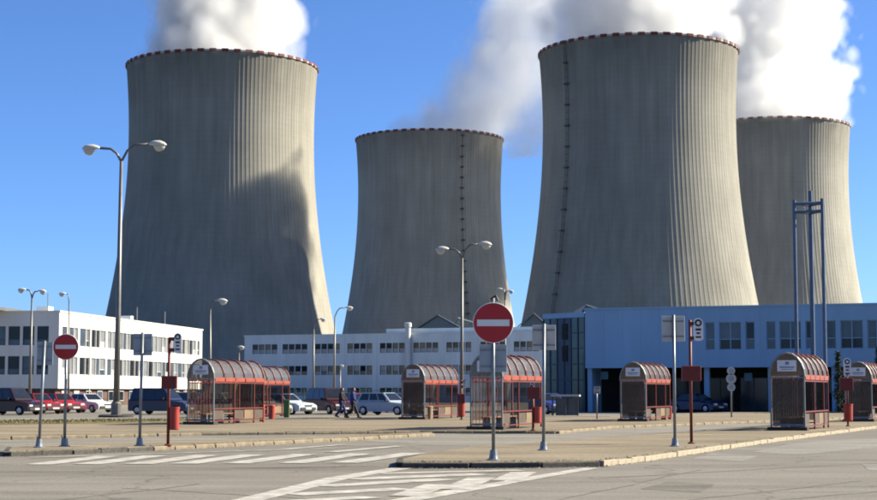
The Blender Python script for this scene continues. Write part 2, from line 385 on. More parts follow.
strip, sf, sb = island('shelter_strip', [(-70, 438), (60, 435.5), (200, 432.5), (420, 430.5), (556, 431), (610, 426), (770, 420.3), (900, 415.5), (1000, 412)],
       [(-70, 425), (60, 423.5), (200, 421), (420, 417.2), (610, 416.6), (770, 413), (900, 410.5), (1000, 409)], sand, 'sandy strip on which the bus shelters stand')
grass_bed, _, _ = island('grass_verge', [(-70, 424.8), (60, 423.3), (200, 420.8)], [(-70, 421), (60, 420.3), (200, 418.8)], turf, 'narrow strip of dry turf by the parked cars', kerb_front=False, z=.14)
far_kerb, _, _ = island('pavement', [(-70, 420.8), (60, 420.1), (200, 418.6), (420, 417.0), (610, 416.4), (770, 412.8), (1000, 408.8)],
       [(-70, 417.5), (60, 417), (200, 416.2), (420, 415.2), (610, 414.6), (770, 411.4), (1000, 407.6)], asphalt2, 'pale pavement in front of the parked cars', kerb_front=False, z=.125)
# worn service lane between the islands
lane = MB().prism([(p.x, p.y) for p in pix([(12, 447), (70, 443.2), (200, 439.6), (300, 436.8), (440, 446), (470, 446.4), (600, 437.6), (700, 431), (800, 423.6), (960, 411.9)], 0)]
                  + [(p.x, p.y) for p in reversed(pix([(-70, 439.5), (60, 437), (200, 434), (420, 432), (556, 432.6), (610, 427.6), (770, 421.6), (960, 413)], 0))], -.02, .004).build('service_lane', asphalt2)
tag(lane, 'pale service lane between the bus islands', kind='structure')
# grass tufts: nobody could count them
def tufts():
    rnd = random.Random(5); m = MB()
    for i in range(2600):
        px = rnd.uniform(-60, 200); t = rnd.random(); py = (424.6-(px+60)*.0147)*(1-t)+(420.9-(px+60)*.0085)*t
        p = at_z(px, py, .135); h = rnd.uniform(.03, .09); a = rnd.uniform(0, 6.28); w = rnd.uniform(.02, .05)
        dx, dy = math.cos(a)*w, math.sin(a)*w; lx, ly = rnd.uniform(-.05, .05), rnd.uniform(-.05, .05)
        m.add([(p.x-dx, p.y-dy, p.z), (p.x+dx, p.y+dy, p.z), (p.x+lx, p.y+ly, p.z+h)], [(0, 1, 2)])
    o = m.build('grass', mat('grass_blades', (.075, .085, .022), .9, var=.3, scale=1.0, c2=(.13, .115, .045))); tag(o, 'short dry grass on the verge by the parked cars', 'grass', kind='stuff')
tufts()
def grit():
    rnd = random.Random(9); m = MB()
    for i in range(2200):
        e = rnd.choice((pf, pf, lf, sf)); k = rnd.randrange(len(e)-1); p = e[k].lerp(e[k+1], rnd.random()); on = rnd.random() < .55
        if e is sf or e is lf: on = rnd.random() < .5
        d = abs(rnd.gauss(0, .35)); s_ = rnd.uniform(.008, .026)*(1.8 if rnd.random() < .04 else 1)
        y = p.y+.03+d if on else p.y-.17-d*.6; z = KH if on else .002
        m.add([(p.x-s_, y-s_*.7, z-.002), (p.x+s_, y-s_*.6, z-.002), (p.x+s_*.8, y+s_*.8, z-.002), (p.x-s_*.7, y+s_, z-.002), (p.x+rnd.uniform(-.4, .4)*s_, y, z+s_*rnd.uniform(.6, 1.2))], [(0, 1, 4), (1, 2, 4), (2, 3, 4), (3, 0, 4)])
    tag(m.build('grit', mat('grit_stone', (.13, .115, .09), .95, var=.5, scale=2.0, c2=(.24, .21, .17))), 'loose grit and small stones lying along the kerbs', 'grit', kind='stuff')
grit()
# painted hatching
def stripe(pts, z=.006):
    p = pix(pts, z); MB().add([(q.x, q.y, z) for q in p], [tuple(range(len(p)))]).build('painted_stripe', paint_w, road)
ZS = [.0060]
def seg(a, b, w0, w1=None):              # a painted line between two photo pixels, of a width in metres
    ZS[0] += .0004; A, B = at_z(*a, ZS[0]), at_z(*b, ZS[0]); d = (B-A); d.z = 0; n = Vector((-d.y, d.x, 0)).normalized(); w1 = w1 or w0
    MB().add([A-n*w0/2, B-n*w1/2, B+n*w1/2, A+n*w0/2], [(0, 1, 2, 3)]).build('painted_stripe', paint_w, road)
seg((240, 502), (338, 478), .46); seg((338, 478), (402, 468), .46)
seg((388, 503), (500, 483.5), .42); seg((500, 483.5), (592, 467.8), .36)
for a, b, w in (((292, 494.5), (405, 488.5), .58), ((322, 486), (446, 479), .62), ((352, 479), (482, 474), .66), ((380, 473.4), (520, 470.2), .5),
                ((262, 503), (372, 496.8), .55), ((405, 496), (440, 484), .5), ((455, 489), (482, 477.5), .5), ((505, 480.5), (524, 472), .5)): seg(a, b, w)
x0s = (38, 86, 138, 184, 236, 292, 344)
for i, x in enumerate(x0s): seg((x, 464.5-.3*i), (x+70, 456-.5*i), .62)
seg((30, 457.6), (160, 453.6), .25); seg((160, 453.6), (330, 448), .22)
seg((330, 452), (400, 446), .4); seg((285, 449), (345, 444.5), .3)

# mended patches, tar seams and covers in the asphalt
patch_d = ground_mat('tar_patch', (.105, .096, .084), (.145, .132, .112), .9, 12, .6)
patch_l = ground_mat('mended_concrete', (.155, .147, .132), (.225, .213, .19), .8, 9, .6, crack=.9)
def patch(pts, m, name='asphalt_patch', z=.0035):
    p = pix(pts, z); MB().add([(q.x, q.y, z) for q in p], [tuple(range(len(p)))]).build(name, m, road)
patch([(752, 452), (800, 455), (862, 448.5), (900, 446), (898, 438), (840, 439.5), (790, 444)], patch_l)
patch([(690, 459), (742, 461.5), (760, 455.5), (712, 453.5)], patch_l)
patch([(868, 470), (900, 471.5), (900, 464.5), (862, 464)], patch_l)
patch([(640, 489), (700, 492.5), (715, 484), (668, 481.5)], patch_d)
patch([(455, 452), (520, 449.5), (512, 447.8), (470, 448.2)], patch_d, z=.0045)
rs = random.Random(3)
def seam(a, b, w=.05):
    A, B = at_z(*a, .0042), at_z(*b, .0042); n = 14; L_ = []; R_ = []; off = 0
    d = (B-A); nn = Vector((-d.y, d.x, 0)).normalized()
    for i in range(n+1):
        off = off*.7+rs.uniform(-.06, .06); c = A+d*(i/n)+nn*off; h = w*rs.uniform(.3, .7); L_.append(c+nn*h); R_.append(c-nn*h)
    MB().add(L_+R_, [(i, i+1, n+2+i, n+1+i) for i in range(n)]).build('tar_seam', patch_d, road)
for a, b in (((-20, 472), (230, 470)), ((60, 500), (205, 484)), ((560, 500), (700, 470)), ((600, 478), (900, 462)), ((690, 500), (860, 481)), ((120, 488), (330, 500)), ((780, 500), (900, 490)), ((300, 452), (420, 442))): seam(a, b)

# ------------------------------------------------------------------ buildings
glass_d = mat('dark_glass', (.010, .013, .017), .12, var=.4, scale=.6, spec=.3)
glass_b = mat('blue_glass', (.045, .065, .090), .12, var=.4, scale=.6, spec=.5)
blind_g = mat('grey_blind', (.13, .14, .15), .6, var=.2, scale=.9)
blind_refl = mat('pale_blind_reflection', (.34, .34, .33), .6, var=.12, scale=.9)  # real blinds on the white block; painted reflection on the grey block's panes
refl_y = mat('yellow_reflection', (.20, .18, .11), .6, var=.3, scale=.9)  # yellowish reflection in the panes, painted as their colour
frame_w = mat('white_frame', (.50, .50, .50), .5)
frame_d = mat('dark_frame', (.05, .055, .065), .5)
white_w = mat('white_render', (.62, .60, .54), .85, var=.08, scale=.5, stretch=(1, 1, .15), bump=.1)
grey_w = mat('grey_blue_panel', (.56, .61, .61), .75, var=.10, scale=.5, stretch=(1, 1, .15), bump=.08)
blue_w = mat('blue_panel', (.215, .36, .51), .6, var=.10, scale=.5, stretch=(1, 1, .12))
brick_m = mat('brick_plinth', (.085, .05, .04), .9, var=.5, scale=2.0)
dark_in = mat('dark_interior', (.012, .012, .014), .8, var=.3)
roof_m = mat('roof_felt', (.09, .09, .095), .9)
lamp_steel0 = mat('aerial_steel', (.2, .2, .2), .5)
def window(parent, fr, s0, s1, z0, z1, pane_m, frm, depth=.16, split=0.0, low_m=None, mull=0):
    """one framed window set back in its opening; fr maps (along, inward, up) to the building's own axes"""
    w, h = s1-s0, z1-z0; t = .06
    m = MB()
    def bx(a0, a1, c0, c1, d0, d1):
        P = [fr(a, d, c) for c in (c0, c1) for a, d in ((a0, d0), (a1, d0), (a1, d1), (a0, d1))]
        return P, [(0,3,2,1),(4,5,6,7),(0,1,5,4),(1,2,6,5),(2,3,7,6),(3,0,4,7)]
    for a0, a1, c0, c1 in ((s0, s1, z0, z0+t), (s0, s1, z1-t, z1), (s0, s0+t, z0+t, z1-t), (s1-t, s1, z0+t, z1-t)): m.add(*bx(a0, a1, c0, c1, depth-.05, depth+.05))
    for k in range(mull):
        c = s0+w*(k+1)/(mull+1); m.add(*bx(c-t*.6, c+t*.6, z0+t, z1-t, depth-.04, depth+.04))
    zs = z0+h*split
    if split: m.add(*bx(s0+t, s1-t, zs-t/2, zs+t/2, depth-.045, depth+.045))
    o = m.build('window', frm, parent)
    q = MB(); q.add(*bx(s0+t, s1-t, (zs+t/2) if split else z0+t, z1-t, depth, depth+.03)); q.build('pane', pane_m, o)
    if split:
        q = MB(); q.add(*bx(s0+t, s1-t, z0+t, zs-t/2, depth-.005, depth+.025)); q.build('pane', low_m or pane_m, o)
    return o
def wall(parent, fr, s0, s1, z0, z1, rows, m, th=.34, name='wall'):
    """a wall slab with real openings: rows = [(zlo, zhi, [(a, b), ...])]"""
    mb = MB()
    def bx(a0, a1, c0, c1):
        P = [fr(a, d, c) for c in (c0, c1) for a, d in ((a0, 0), (a1, 0), (a1, th), (a0, th))]
        mb.add(P, [(0,3,2,1),(4,5,6,7),(0,1,5,4),(1,2,6,5),(2,3,7,6),(3,0,4,7)])
    zc = z0
    for lo, hi, ops in sorted(rows):
        if lo > zc: bx(s0, s1, zc, lo)
        a = s0
        for o0, o1 in sorted(ops):
            if o0 > a: bx(a, o0, lo, hi)
            a = o1
        if a < s1: bx(a, s1, lo, hi)
        zc = hi
    if zc < z1: bx(s0, s1, zc, z1)
    return mb.build(name, m, parent)
class Face:
    """a facade line in plan; turns photo pixels on it into (along, up)"""
    def __init__(s, O, e): s.O = Vector((O[0], O[1])); s.e = Vector(e).normalized()
    def s_at(s, px, py=360):
        d = ray(px, py); k = d.x/d.y; return (k*s.O.y-s.O.x)/(s.e.x-k*s.e.y)
    def z_at(s, px, py):
        Y = s.O.y+s.s_at(px, py)*s.e.y; return at_y(px, py, Y).z
    def rz(s): return math.atan2(s.e.y, s.e.x)
rb = random.Random(11)
FA = lambda a, d, z: (a, d, z)
FB = lambda a, d, z: (d, a, z)
# --- white office block at left
Yc = 175.0; c0 = at_y(58, 392, Yc); c1 = at_y(201.5, 392, 228.0)
fc = Face((c0.x, c0.y), (c1.x-c0.x, c1.y-c0.y)); LEN = (Vector((c1.x, c1.y))-Vector((c0.x, c0.y))).length
zt = at_y(58, 312, Yc).z; zr = [(at_y(58, 345, Yc).z, at_y(58, 326, Yc).z), (at_y(58, 374.5, Yc).z, at_y(58, 356, Yc).z)]; zs = at_y(58, 388.5, Yc).z
wb = thing('office_block', (c0.x, c0.y, 0), 'white two storey office block with ribbon windows at far left', 'building', None, fc.rz())
ops = []; a = .9
while a < LEN-2.2:
    w = rb.choice((1.2, 1.5, 1.9)); ops.append((a, min(a+w, LEN-.6))); a += w+rb.choice((.07, .07, .07, .5))
opl = []; a = .8
while a < 24:
    w = rb.choice((1.3, 2.0)); opl.append((a, a+w)); a += w+.3
wall(wb, FA, 0, LEN, zs, zt, [(lo, hi, ops) for lo, hi in zr], white_w)
wall(wb, FB, .345, 25, zs, zt, [(lo, hi, [(x+.35, y+.35) for x, y in opl]) for lo, hi in zr], white_w)
for lo, hi in zr:
    for x, y in ops: window(wb, FA, x, y, lo, hi, rb.choice((glass_b, blind_g, blind_g, blind_g, glass_d)), frame_w, split=rb.choice((0, .35, 0)), low_m=rb.choice((glass_b, blind_g, blind_refl)), mull=1 if y-x > 2 else 0)
    for x, y in opl: window(wb, FB, x+.35, y+.35, lo, hi, rb.choice((glass_d, glass_d, glass_b)), frame_d, split=.3, low_m=glass_b)
MB().box(.36, LEN-.02, .36, 24.9, zs+.03, zt-.12).build('core', dark_in, wb)
MB().box(-.12, LEN+.1, -.12, 25.1, zt, zt+.16).build('parapet', white_w, wb)
MB().box(-3.0, 8, 6, 14, zt+.16, zt+.5).build('roof_plant', roof_m, wb)
MB().box(.5, LEN-.5, .5, 24, -.02, zs-.01).build('ground_floor', brick_m, wb)
for i in range(14): window(wb, lambda a, d, z: (a, d+.28, z), 2+i*3.7, 3.6+i*3.7, .5, zs-.25, rb.choice((glass_b, blind_refl, glass_d)), frame_w, depth=.12)
for a_, d_, h_, w_ in ((12, 6, 1.1, 1.6), (25, 9, .8, 2.2), (38, 5, 1.2, 1.0)): MB().box(a_, a_+w_, d_, d_+1.4, zt+.16, zt+.16+h_).build('roof_vent', grey_w, wb)
for a_ in (3.0, 33.0, 44.5): MB().tube([(a_, 2.5, zt+.16), (a_, 2.5, zt+2.2)], .05, 6).build('aerial', lamp_steel0, wb)
for a_ in (9.2, 27.5, 45.8): MB().tube([(a_, -.09, .1), (a_, -.09, zt-.05)], .055, 6).build('downpipe', white_w, wb)
# --- long grey block in the middle
m0 = at_y(244, 392, 264.0); fm = Face((m0.x, m0.y), (math.cos(R(-22)), math.sin(R(-22))))
mb_ = thing('factory_block', (m0.x, m0.y, 0), 'long grey blue three storey block in shade with grouped windows', 'building', None, fm.rz())
mz = lambda y: fm.z_at(300, y)
s_end = fm.s_at(546); s_step = fm.s_at(383)
gst = [252, 282, 314.5, 347, 379.5, 413, 446, 480, 513.5]
ops = []
for gx in gst:
    s0 = fm.s_at(gx); s1 = fm.s_at(gx+25.5); ops += [(s0+(s1-s0)*k/4+.06, s0+(s1-s0)*(k+1)/4-.06) for k in range(4)]
mrows = [(mz(353.5), mz(344)), (mz(375), mz(366)), (mz(395.5), mz(388))]
ztm = mz(336)
wall(mb_, FA, 0, s_end, -.1, ztm, [(lo, hi, ops) for lo, hi in mrows], grey_w)
for r, (lo, hi) in enumerate(mrows):
    for x, y in ops:
        if r == 1: window(mb_, FA, x, y, lo, hi, rb.choice((refl_y, refl_y, glass_d, blind_refl)), frame_d, split=.4, low_m=rb.choice((refl_y, blind_refl)))
        else: window(mb_, FA, x, y, lo, hi, rb.choice((glass_d, glass_d, glass_d, refl_y)), frame_d, split=.45, low_m=blind_refl)  # lower panes pale: the reflection is put into their colour
MB().box(.36, s_end-.02, .36, 16, 0, ztm-.15).build('core', dark_in, mb_)
MB().box(-.1, s_end, -.1, 16.1, ztm, ztm+.22).build('parapet', grey_w, mb_)
MB().box(s_step, s_end, 1.2, 14, ztm+.22, ztm+.95).build('roof_house', grey_w, mb_)
sp = fm.s_at(409.5); MB().lathe([(.42, -.05), (.42, mz(329)), (.55, mz(328.8)), (.55, mz(325)), (.40, mz(324.6))], 14, (sp, -.6, 0)).build('vent_pipe', frame_w, mb_, smooth=False)
for k, gx in enumerate([279, 311, 344, 376, 443, 477]):
    s = fm.s_at(gx); MB().box(s-.16, s+.16, -.07, -.004, 0, ztm-.02).build('pilaster', grey_w, mb_)
# --- hall with gabled roof lights behind it
hall_m = mat('hall_sheeting', (.12, .155, .165), .6); hall_w = mat('hall_sunlit_roof', (.55, .55, .52), .6)
def hall(px0, pxt, px1, yt, yb, Y, label):
    a, t, b = at_y(px0, yb, Y), at_y(pxt, yt, Y), at_y(px1, yb, Y)
    h = thing('hall_roof', (t.x, Y, 0), label, 'building', 'gabled roof lights behind the grey block')
    ax, bx_, az, tz = a.x-t.x, b.x-t.x, a.z, t.z
    MB().extrude([(ax, -.02), (bx_, -.02), (bx_, az), (0, tz-.12), (ax, az)], 0, 26).build('wall', hall_m, h)
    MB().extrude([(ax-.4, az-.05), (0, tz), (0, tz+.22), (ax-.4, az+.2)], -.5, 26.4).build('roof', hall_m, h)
    MB().extrude([(.01, tz), (bx_+.4, az-.05), (bx_+.4, az+.2), (.01, tz+.22)], -.5, 26.4).build('roof', hall_w, h)  # right slope: the sunlit side is painted paler than the left
hall(420, 438, 459, 315.5, 328, 292, 'teal gabled roof with pale right slope above the grey block')
hall(452, 458, 490, 318.5, 328, 300, 'low pale roof just right of the teal gable')
hall(520, 534, 547, 314, 327, 300, 'small teal gable between the no entry sign and the stair tower')
hall(583, 586, 610, 305.5, 314, 300, 'tiny white roof peak above the corner of the blue building')
# --- blue building on stilts at right
b0 = at_y(585.5, 392, 128.0); fb = Face((b0.x, b0.y), (math.cos(R(-21)), math.sin(R(-21))))
bb = thing('office_building', (b0.x, b0.y, 0), 'blue panelled building raised on stilts over a dark undercroft', 'building', None, fb.rz())
bz = lambda y: fb.z_at(700, y)
LB = fb.s_at(990); ztb, zsb = bz(308), bz(366)
lo, hi = bz(350), bz(322.5)
opx = [(706, 715), (719.5, 741.5), (746, 755), (767, 776), (780, 801.5), (806, 815), (827, 836.5), (841, 863.5), (868, 877.5), (889, 899), (904, 928), (934, 944)]
ops = [(fb.s_at(a), fb.s_at(b)) for a, b in opx]
wall(bb, FA, 0, LB, zsb, ztb, [(lo, hi, ops)], blue_w)
for i, (x, y) in enumerate(ops):
    wide = i % 3 == 1
    window(bb, FA, x, y, lo, hi, glass_b if rb.random() < .6 else glass_d, blue_w, depth=.2, split=.38, low_m=glass_d if wide else glass_b, mull=1 if wide else 0)
for px in (604, 622.5, 641, 659.5, 678, 697, 760.5, 821):            # panel joints and downpipes
    s = fb.s_at(px); MB().box(s-.018, s+.018, -.012, -.003, zsb+.11, ztb-.01).build('panel_joint', blue_w, bb)
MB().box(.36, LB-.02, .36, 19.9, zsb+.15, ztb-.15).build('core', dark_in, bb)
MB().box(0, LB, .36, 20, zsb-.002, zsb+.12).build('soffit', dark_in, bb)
MB().box(-.08, LB+.1, -.08, 20.1, ztb, ztb+.14).build('parapet', blue_w, bb)
MB().box(.02, LB, -.10, -.004, zsb-.12, zsb+.10).build('fascia', blue_w, bb)
MB().box(.1, .42, .4, 19.8, 0, zsb-.003).build('end_wall', blue_w, bb)
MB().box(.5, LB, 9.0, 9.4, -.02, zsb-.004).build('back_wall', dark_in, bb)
for px in (588, 640, 705, 769, 833, 897):
    s = fb.s_at(px); MB().box(s-.2, s+.2, .5, .9, -.01, zsb-.004).build('column', blue_w, bb, bevel=.02)
for k in range(11):
    s = 2.2+k*2.7; window(bb, lambda a, d, z: (a, d+8.84, z), s, s+2.2, .1, 2.7, glass_d if k % 3 else glass_b, frame_d, depth=.1, mull=1)
for px, py in ((745, 377), (600, 375)):
    s = fb.s_at(px); z = bz(py); MB().box(s-.3, s+.3, 1.2, 1.3, z-.3, z+.3).build('wall_plate', mat('teal_plate', (.06, .13, .17), .5), bb)
# --- glazed stair tower
t0 = at_y(543, 392, 133.0); t1 = at_y(585.3, 392, 129.4)
ft = Face((t0.x, t0.y), (t1.x-t0.x, t1.y-t0.y)); LT = (Vector((t1.x, t1.y))-Vector((t0.x, t0.y))).length - .06
st = thing('stair_tower', (t0.x, t0.y, 0), 'dark green glazed stair tower joined to the blue building', 'building', None, ft.rz())
tz = lambda y: ft.z_at(565, y)
ztt = tz(313); ztop = tz(318)
teal = mat('teal_glass', (.016, .050, .054), .12, var=.5, scale=.5, spec=.5); teal2 = mat('deep_teal_glass', (.009, .026, .034), .12, var=.4, scale=.5, spec=.5)
MB().box(0, LT, 0, 6, ztop, ztt).build('roof_band', blue_w, st)
MB().box(.05, LT-.05, .2, 5.9, 0, ztop-.004).build('core', dark_in, st)
cw = MB(); NC, NR_ = 6, 6; c_w = LT/NC; r_h = ztop/NR_
for i in range(NC+1): cw.box(max(0, i*c_w-.05), min(LT, i*c_w+.05), .02, .16, 0, ztop-.004)
for j in range(NR_): 
    for i in range(NC): cw.box(i*c_w+.052, (i+1)*c_w-.052, .03, .15, j*r_h+.0, j*r_h+.08)
cw.build('curtain_frame', mat('teal_frame', (.03, .055, .068), .5), st)
for i in range(NC):
    for j in range(NR_):
        mid = i in (2, 3)
        MB().box(i*c_w+.056, (i+1)*c_w-.056, .08, .12, j*r_h+.085, (j+1)*r_h-.01).build('pane', (mat('blue_spandrel', (.035, .062, .10), .5) if mid and j not in () else rb.choice((teal, teal, teal2))), st)
for py in (330, 352):
    s = ft.s_at(564.5); z = tz(py); MB().box(s-.28, s+.28, .01, .075, z-.75, z+.5).build('vent_opening', dark_in, st)
# entrance canopy in front of the stair tower
cp = at_z(566, 417.6, 0); ca = thing('entrance_canopy', (cp.x, cp.y, 0), 'low white entrance canopy on thin posts below the green stair tower', 'canopy', None, R(-8))
hc = at_y(566, 396.5, cp.y).z; wc = 28/1650*cp.y
MB().box(-wc/2, wc/2, -.9, .9, hc, hc+.10).build('canopy_roof', mat('pale_canopy', (.36, .34, .31), .6), ca)
for x in (-wc/2+.1, 0, wc/2-.1): MB().box(x-.05, x+.05, -.8, -.7, 0, hc-.003).build('post', frame_d, ca)
MB().box(-wc/2+.2, wc/2-.2, .5, .55, .1, hc-.1).build('glass_screen', glass_b, ca)
# --- triple blue mast
mast_m = mat('blue_steel', (.06, .095, .16), .45, var=.15)
mp_ = at_z(809, 414.6, 0); ms = thing('lattice_mast', (mp_.x, mp_.y, 0), 'tall blue triple pole mast with braced top beside the blue building', 'mast')
tops = [((794, 200), -.25), ((810, 191), .65), ((822, 198.5), -.6)]; P = []
for (px, py), dy in tops:
    q = at_y(px, py, mp_.y+dy); P.append(Vector((q.x-mp_.x, dy, q.z)))
for k, q in enumerate(P): MB().tube([(q.x, q.y, 0), (q.x, q.y, q.z)], .13 if k != 1 else .16, 8).build('pole', mast_m, ms, smooth=False)
for zz in (at_y(805, 204, mp_.y).z, at_y(805, 212, mp_.y).z):
    for a, b in ((0, 1), (1, 2), (0, 2)): MB().tube([(P[a].x, P[a].y, zz), (P[b].x, P[b].y, zz)], .11, 6).build('brace', mast_m, ms)
# --- mesh fence before the grey block
fa, fz = at_z(288, 411.2, 0), at_z(402, 411.8, 0); dv = fz-fa; nF = 14
fn = thing('mesh_fence', (fa.x, fa.y, 0), 'green wire mesh fence in front of the grey block', 'fence', None, math.atan2(dv.y, dv.x))
fence_m = mat('green_wire', (.03, .075, .06), .6); LF = dv.length
for i in range(nF+1): MB().tube([(LF*i/nF, 0, 0), (LF*i/nF, 0, 1.75)], .035, 6).build('post', fence_m, fn)
for z in (.1, .9, 1.65): MB().tube([(0, -.04, z), (LF, -.04, z)], .018, 5).build('rail', fence_m, fn)
wm = MB()
for i in range(int(LF/.10)): wm.box(i*.10-.005, i*.10+.005, -.065, -.06, .08, 1.7)
tag(wm.build('wire_mesh', fence_m, fn), kind='stuff')

# ------------------------------------------------------------------ bus shelters
red_st = mat('red_paint', (.115, .016, .011), .55, var=.2, scale=2.0)
orange_p = mat('orange_fascia', (.22, .045, .022), .55, var=.2, scale=1.5)
brown_p = mat('brown_mesh', (.060, .042, .032), .75, var=.25, scale=2.5)
tan_p = mat('tan_panel', (.15, .10, .055), .7, var=.3, scale=1.2)
grey_p = mat('grey_post', (.17, .175, .18), .5, metal=.3)
sign_w = mat('sign_white', (.62, .62, .62), .5)
sign_b = mat('sign_blue_print', (.14, .18, .32), .5)
plinth_m = mat('dark_plinth', (.035, .032, .03), .9)
poly_m = mat('grey_polycarbonate', (.13, .12, .125), .35, alpha=.38, var=.15, spec=.6)
tint_m = mat('brown_glazing', (.05, .042, .035), .15, alpha=.55, var=.2, spec=.6)
bench_m = mat('bench_wood', (.16, .09, .045), .7)
SW, SL, EV, TOP, NBAY = 1.25, 5.6, 2.02, 2.88, 5
def arch(n=10, ox=0.0):                         # half ellipse over the width
    return [(SW/2-(SW/2+ox)*math.cos(math.pi*k/n), EV+(TOP-EV+ox)*math.sin(math.pi*k/n)) for k in range(n+1)]
def make_shelter(walled):
    rt = thing('bus_shelter', (0, 0, 0), '', 'bus shelter', 'arched red bus shelters')
    MB().box(-.12, SW+.12, -.22, .25, 0, .13).build('plinth', plinth_m, rt, bevel=.01)
    bay = SL/NBAY
    for i in range(NBAY+1):                     # red hoops and their posts
        y = i*bay
        MB().tube([(x, y, z) for x, z in arch(10, .02)], .05, 6).build('roof_rib', red_st if i else grey_p, rt)
        for x in (0, SW):
            if i in (0, 2, 4, 5): MB().box(x-.03, x+.03, y-.03, y+.03, .0, EV).build('post', (grey_p if i == 0 else red_st), rt)
    a = arch(10)
    for i in range(NBAY):                       # curved roof sheets, one for each bay
        m = MB(); y0, y1 = i*bay+.045, (i+1)*bay-.045; n = len(a); t = .015
        v = [(x, y, z) for y in (y0, y1) for x, z in a]+[(SW/2+(x-SW/2)*.97, y, z-t) for y in (y0, y1) for x, z in a]
        f = []
        for k in range(n-1): f += [(k, k+1, n+k+1, n+k), (2*n+k, 3*n+k, 3*n+k+1, 2*n+k+1)]
        for k in (0, n-1): f += [(k, n+k, 3*n+k, 2*n+k)]
        for b in (0, n):
            for k in range(n-1): f.append((b+k, b+k+1, 2*n+b+k+1, 2*n+b+k))
        m.add(v, f).build('roof_sheet', poly_m, rt, smooth=False)
        for x in (-.055, SW+.045): MB().box(x, x+.012, i*bay+.06, (i+1)*bay-.06, EV-.11, EV+.07).build('fascia_panel', orange_p, rt)
        MB().box(-.012, .0, i*bay+.05, (i+1)*bay-.05, .35, EV-.16).build('side_glazing', tint_m, rt)
        if i != 1: MB().box(SW-.012, SW, i*bay+.05, (i+1)*bay-.05, .22, .62).build('side_panel', tan_p if i == 3 else brown_p, rt)
    for x in (0, SW):
        for z in (.16, 1.05 if x == 0 else .70, EV-.16): MB().box(x-.025, x+.025, .045, SL-.045, z-.025, z+.025).build('rail', red_st, rt)
    # near gable: arched tan head with a white notice, brown slatted wall below
    MB().extrude([(.03, EV+.03)]+[(SW/2+(x-SW/2)*.93, EV+.03+(z-EV)*.92) for x, z in a[1:-1]]+[(SW-.03, EV+.03)], -.012, .012).build('gable_head', tan_p if walled else tint_m, rt)
    s = MB().extrude([(SW/2-.36, EV+.20), (SW/2+.36, EV+.20), (SW/2+.36, EV+.62), (SW/2-.36, EV+.62)], -.045, -.015).build('notice_board', sign_w, rt, bevel=.004)
    for x0, x1, z0, z1 in ((-.06, .08, .45, .56), (-.28, .28, .33, .38), (-.22, .22, .26, .29)):
        MB().box(SW/2+x0, SW/2+x1, -.050, -.0455, EV+z0, EV+z1).build('print', sign_b, s)
    MB().box(.0, SW, -.035, .035, EV-.06, EV-.0).build('gable_beam', grey_p, rt); MB().box(.05, SW-.05, -.03, .03, .17, .24).build('gable_beam', grey_p, rt)
    g = MB(); n = 19 if walled else 8
    for k in range(n):
        x = .06+(SW-.12)*k/n; g.box(x, x+(.036 if walled else .02), -.02, .005, .245, EV-.065)
    tag(g.build('slat_wall', brown_p if walled else red_st, rt), kind='stuff')
    MB().box(.06, SW-.06, .008, .018, .245, EV-.065).build('gable_sheet', tint_m, rt) if walled else None
    MB().box(.05, SW-.05, SL-.02, SL-.01, .3, EV-.05).build('end_glazing', tint_m, rt)
    for k in range(3): MB().box(.14+k*.13, .24+k*.13, .8, SL-.8, .44, .475).build('bench_slat', bench_m, rt)
    for y in (1.0, SL/2, SL-1.0): MB().box(.16, .48, y-.03, y+.03, 0, .438).build('bench_leg', grey_p, rt)
    return rt
sh_lab = ['arched red bus shelter at far left, standing in front of parked cars',
          'arched red bus shelter standing directly behind the leftmost shelter',
          'arched bus shelter with a white notice in front of the long grey block',
          'arched red bus shelter just behind the central no entry sign',
          'small arched bus shelter before the dark undercroft of the blue building',
          'nearest arched bus shelter with a white notice, right of the kerb',
          'arched bus shelter cut off by the right edge of the picture']
sh_pos = [(187.5, 424.5, 71.5, 17), (230.5, 417.8, 0, 17), (402, 419.3, 0, 19), (471, 429.5, 0, 19), (621, 421.3, 0, 20), (771.5, 430.3, 0, 22), (846, 421.5, 0, 22)]
SH = {True: make_shelter(True), False: make_shelter(False)}; used = set()
for i, (px, py, Yd, th) in enumerate(sh_pos):
    w_ = i not in (0, 1, 3); o = copy_tree(SH[w_]) if w_ in used else SH[w_]; used.add(w_)
    p = at_z(px, py, KH); o.location = (p.x, p.y, KH-.005); o.rotation_euler = (0, 0, -R(th)); o['label'] = sh_lab[i]

# ------------------------------------------------------------------ signs
post_m = mat('galvanised_post', (.18, .20, .22), .45, metal=.5, var=.2, scale=6)
plate_back = mat('plate_back', (.26, .30, .33), .5, metal=.3, var=.15, scale=3)
plate_back2 = mat('pale_plate_back', (.42, .42, .39), .55, var=.12, scale=3)
red_s = mat('sign_red', (.36, .010, .012), .35, var=.06, scale=4)
white_s = mat('sign_white_bar', (.62, .62, .60), .4, var=.05)
black_s = mat('sign_black', (.015, .015, .017), .5)
def base_foot(rt, r=.06):
    MB().lathe([(.15, 0), (.15, .02), (.10, .03), (r+.025, .10), (r+.012, .22)], 12).build('base', post_m, rt)
def post(rt, h, r=.038, lean=(0, 0)): MB().tube([(0, 0, 0), (lean[0], lean[1], h)], r, 10).build('post', post_m, rt, smooth=True)
def disc(rt, z, d, y=-.07, x=0.0):
    m = MB().lathe([(d/2, -.012), (d/2+.012, 0), (d/2, .012)], 40, (x, y, z), 'y').build('disc', red_s, rt)
    MB().tube([(x+(d/2+.004)*math.cos(2*math.pi*k/40), y-.004, z+(d/2+.004)*math.sin(2*math.pi*k/40)) for k in range(41)], .010, 6).build('rim', white_s, m)
    MB().box(x-d*.41, x+d*.41, y-.022, y-.0135, z-d*.083, z+d*.083).build('bar', white_s, m, bevel=.002)
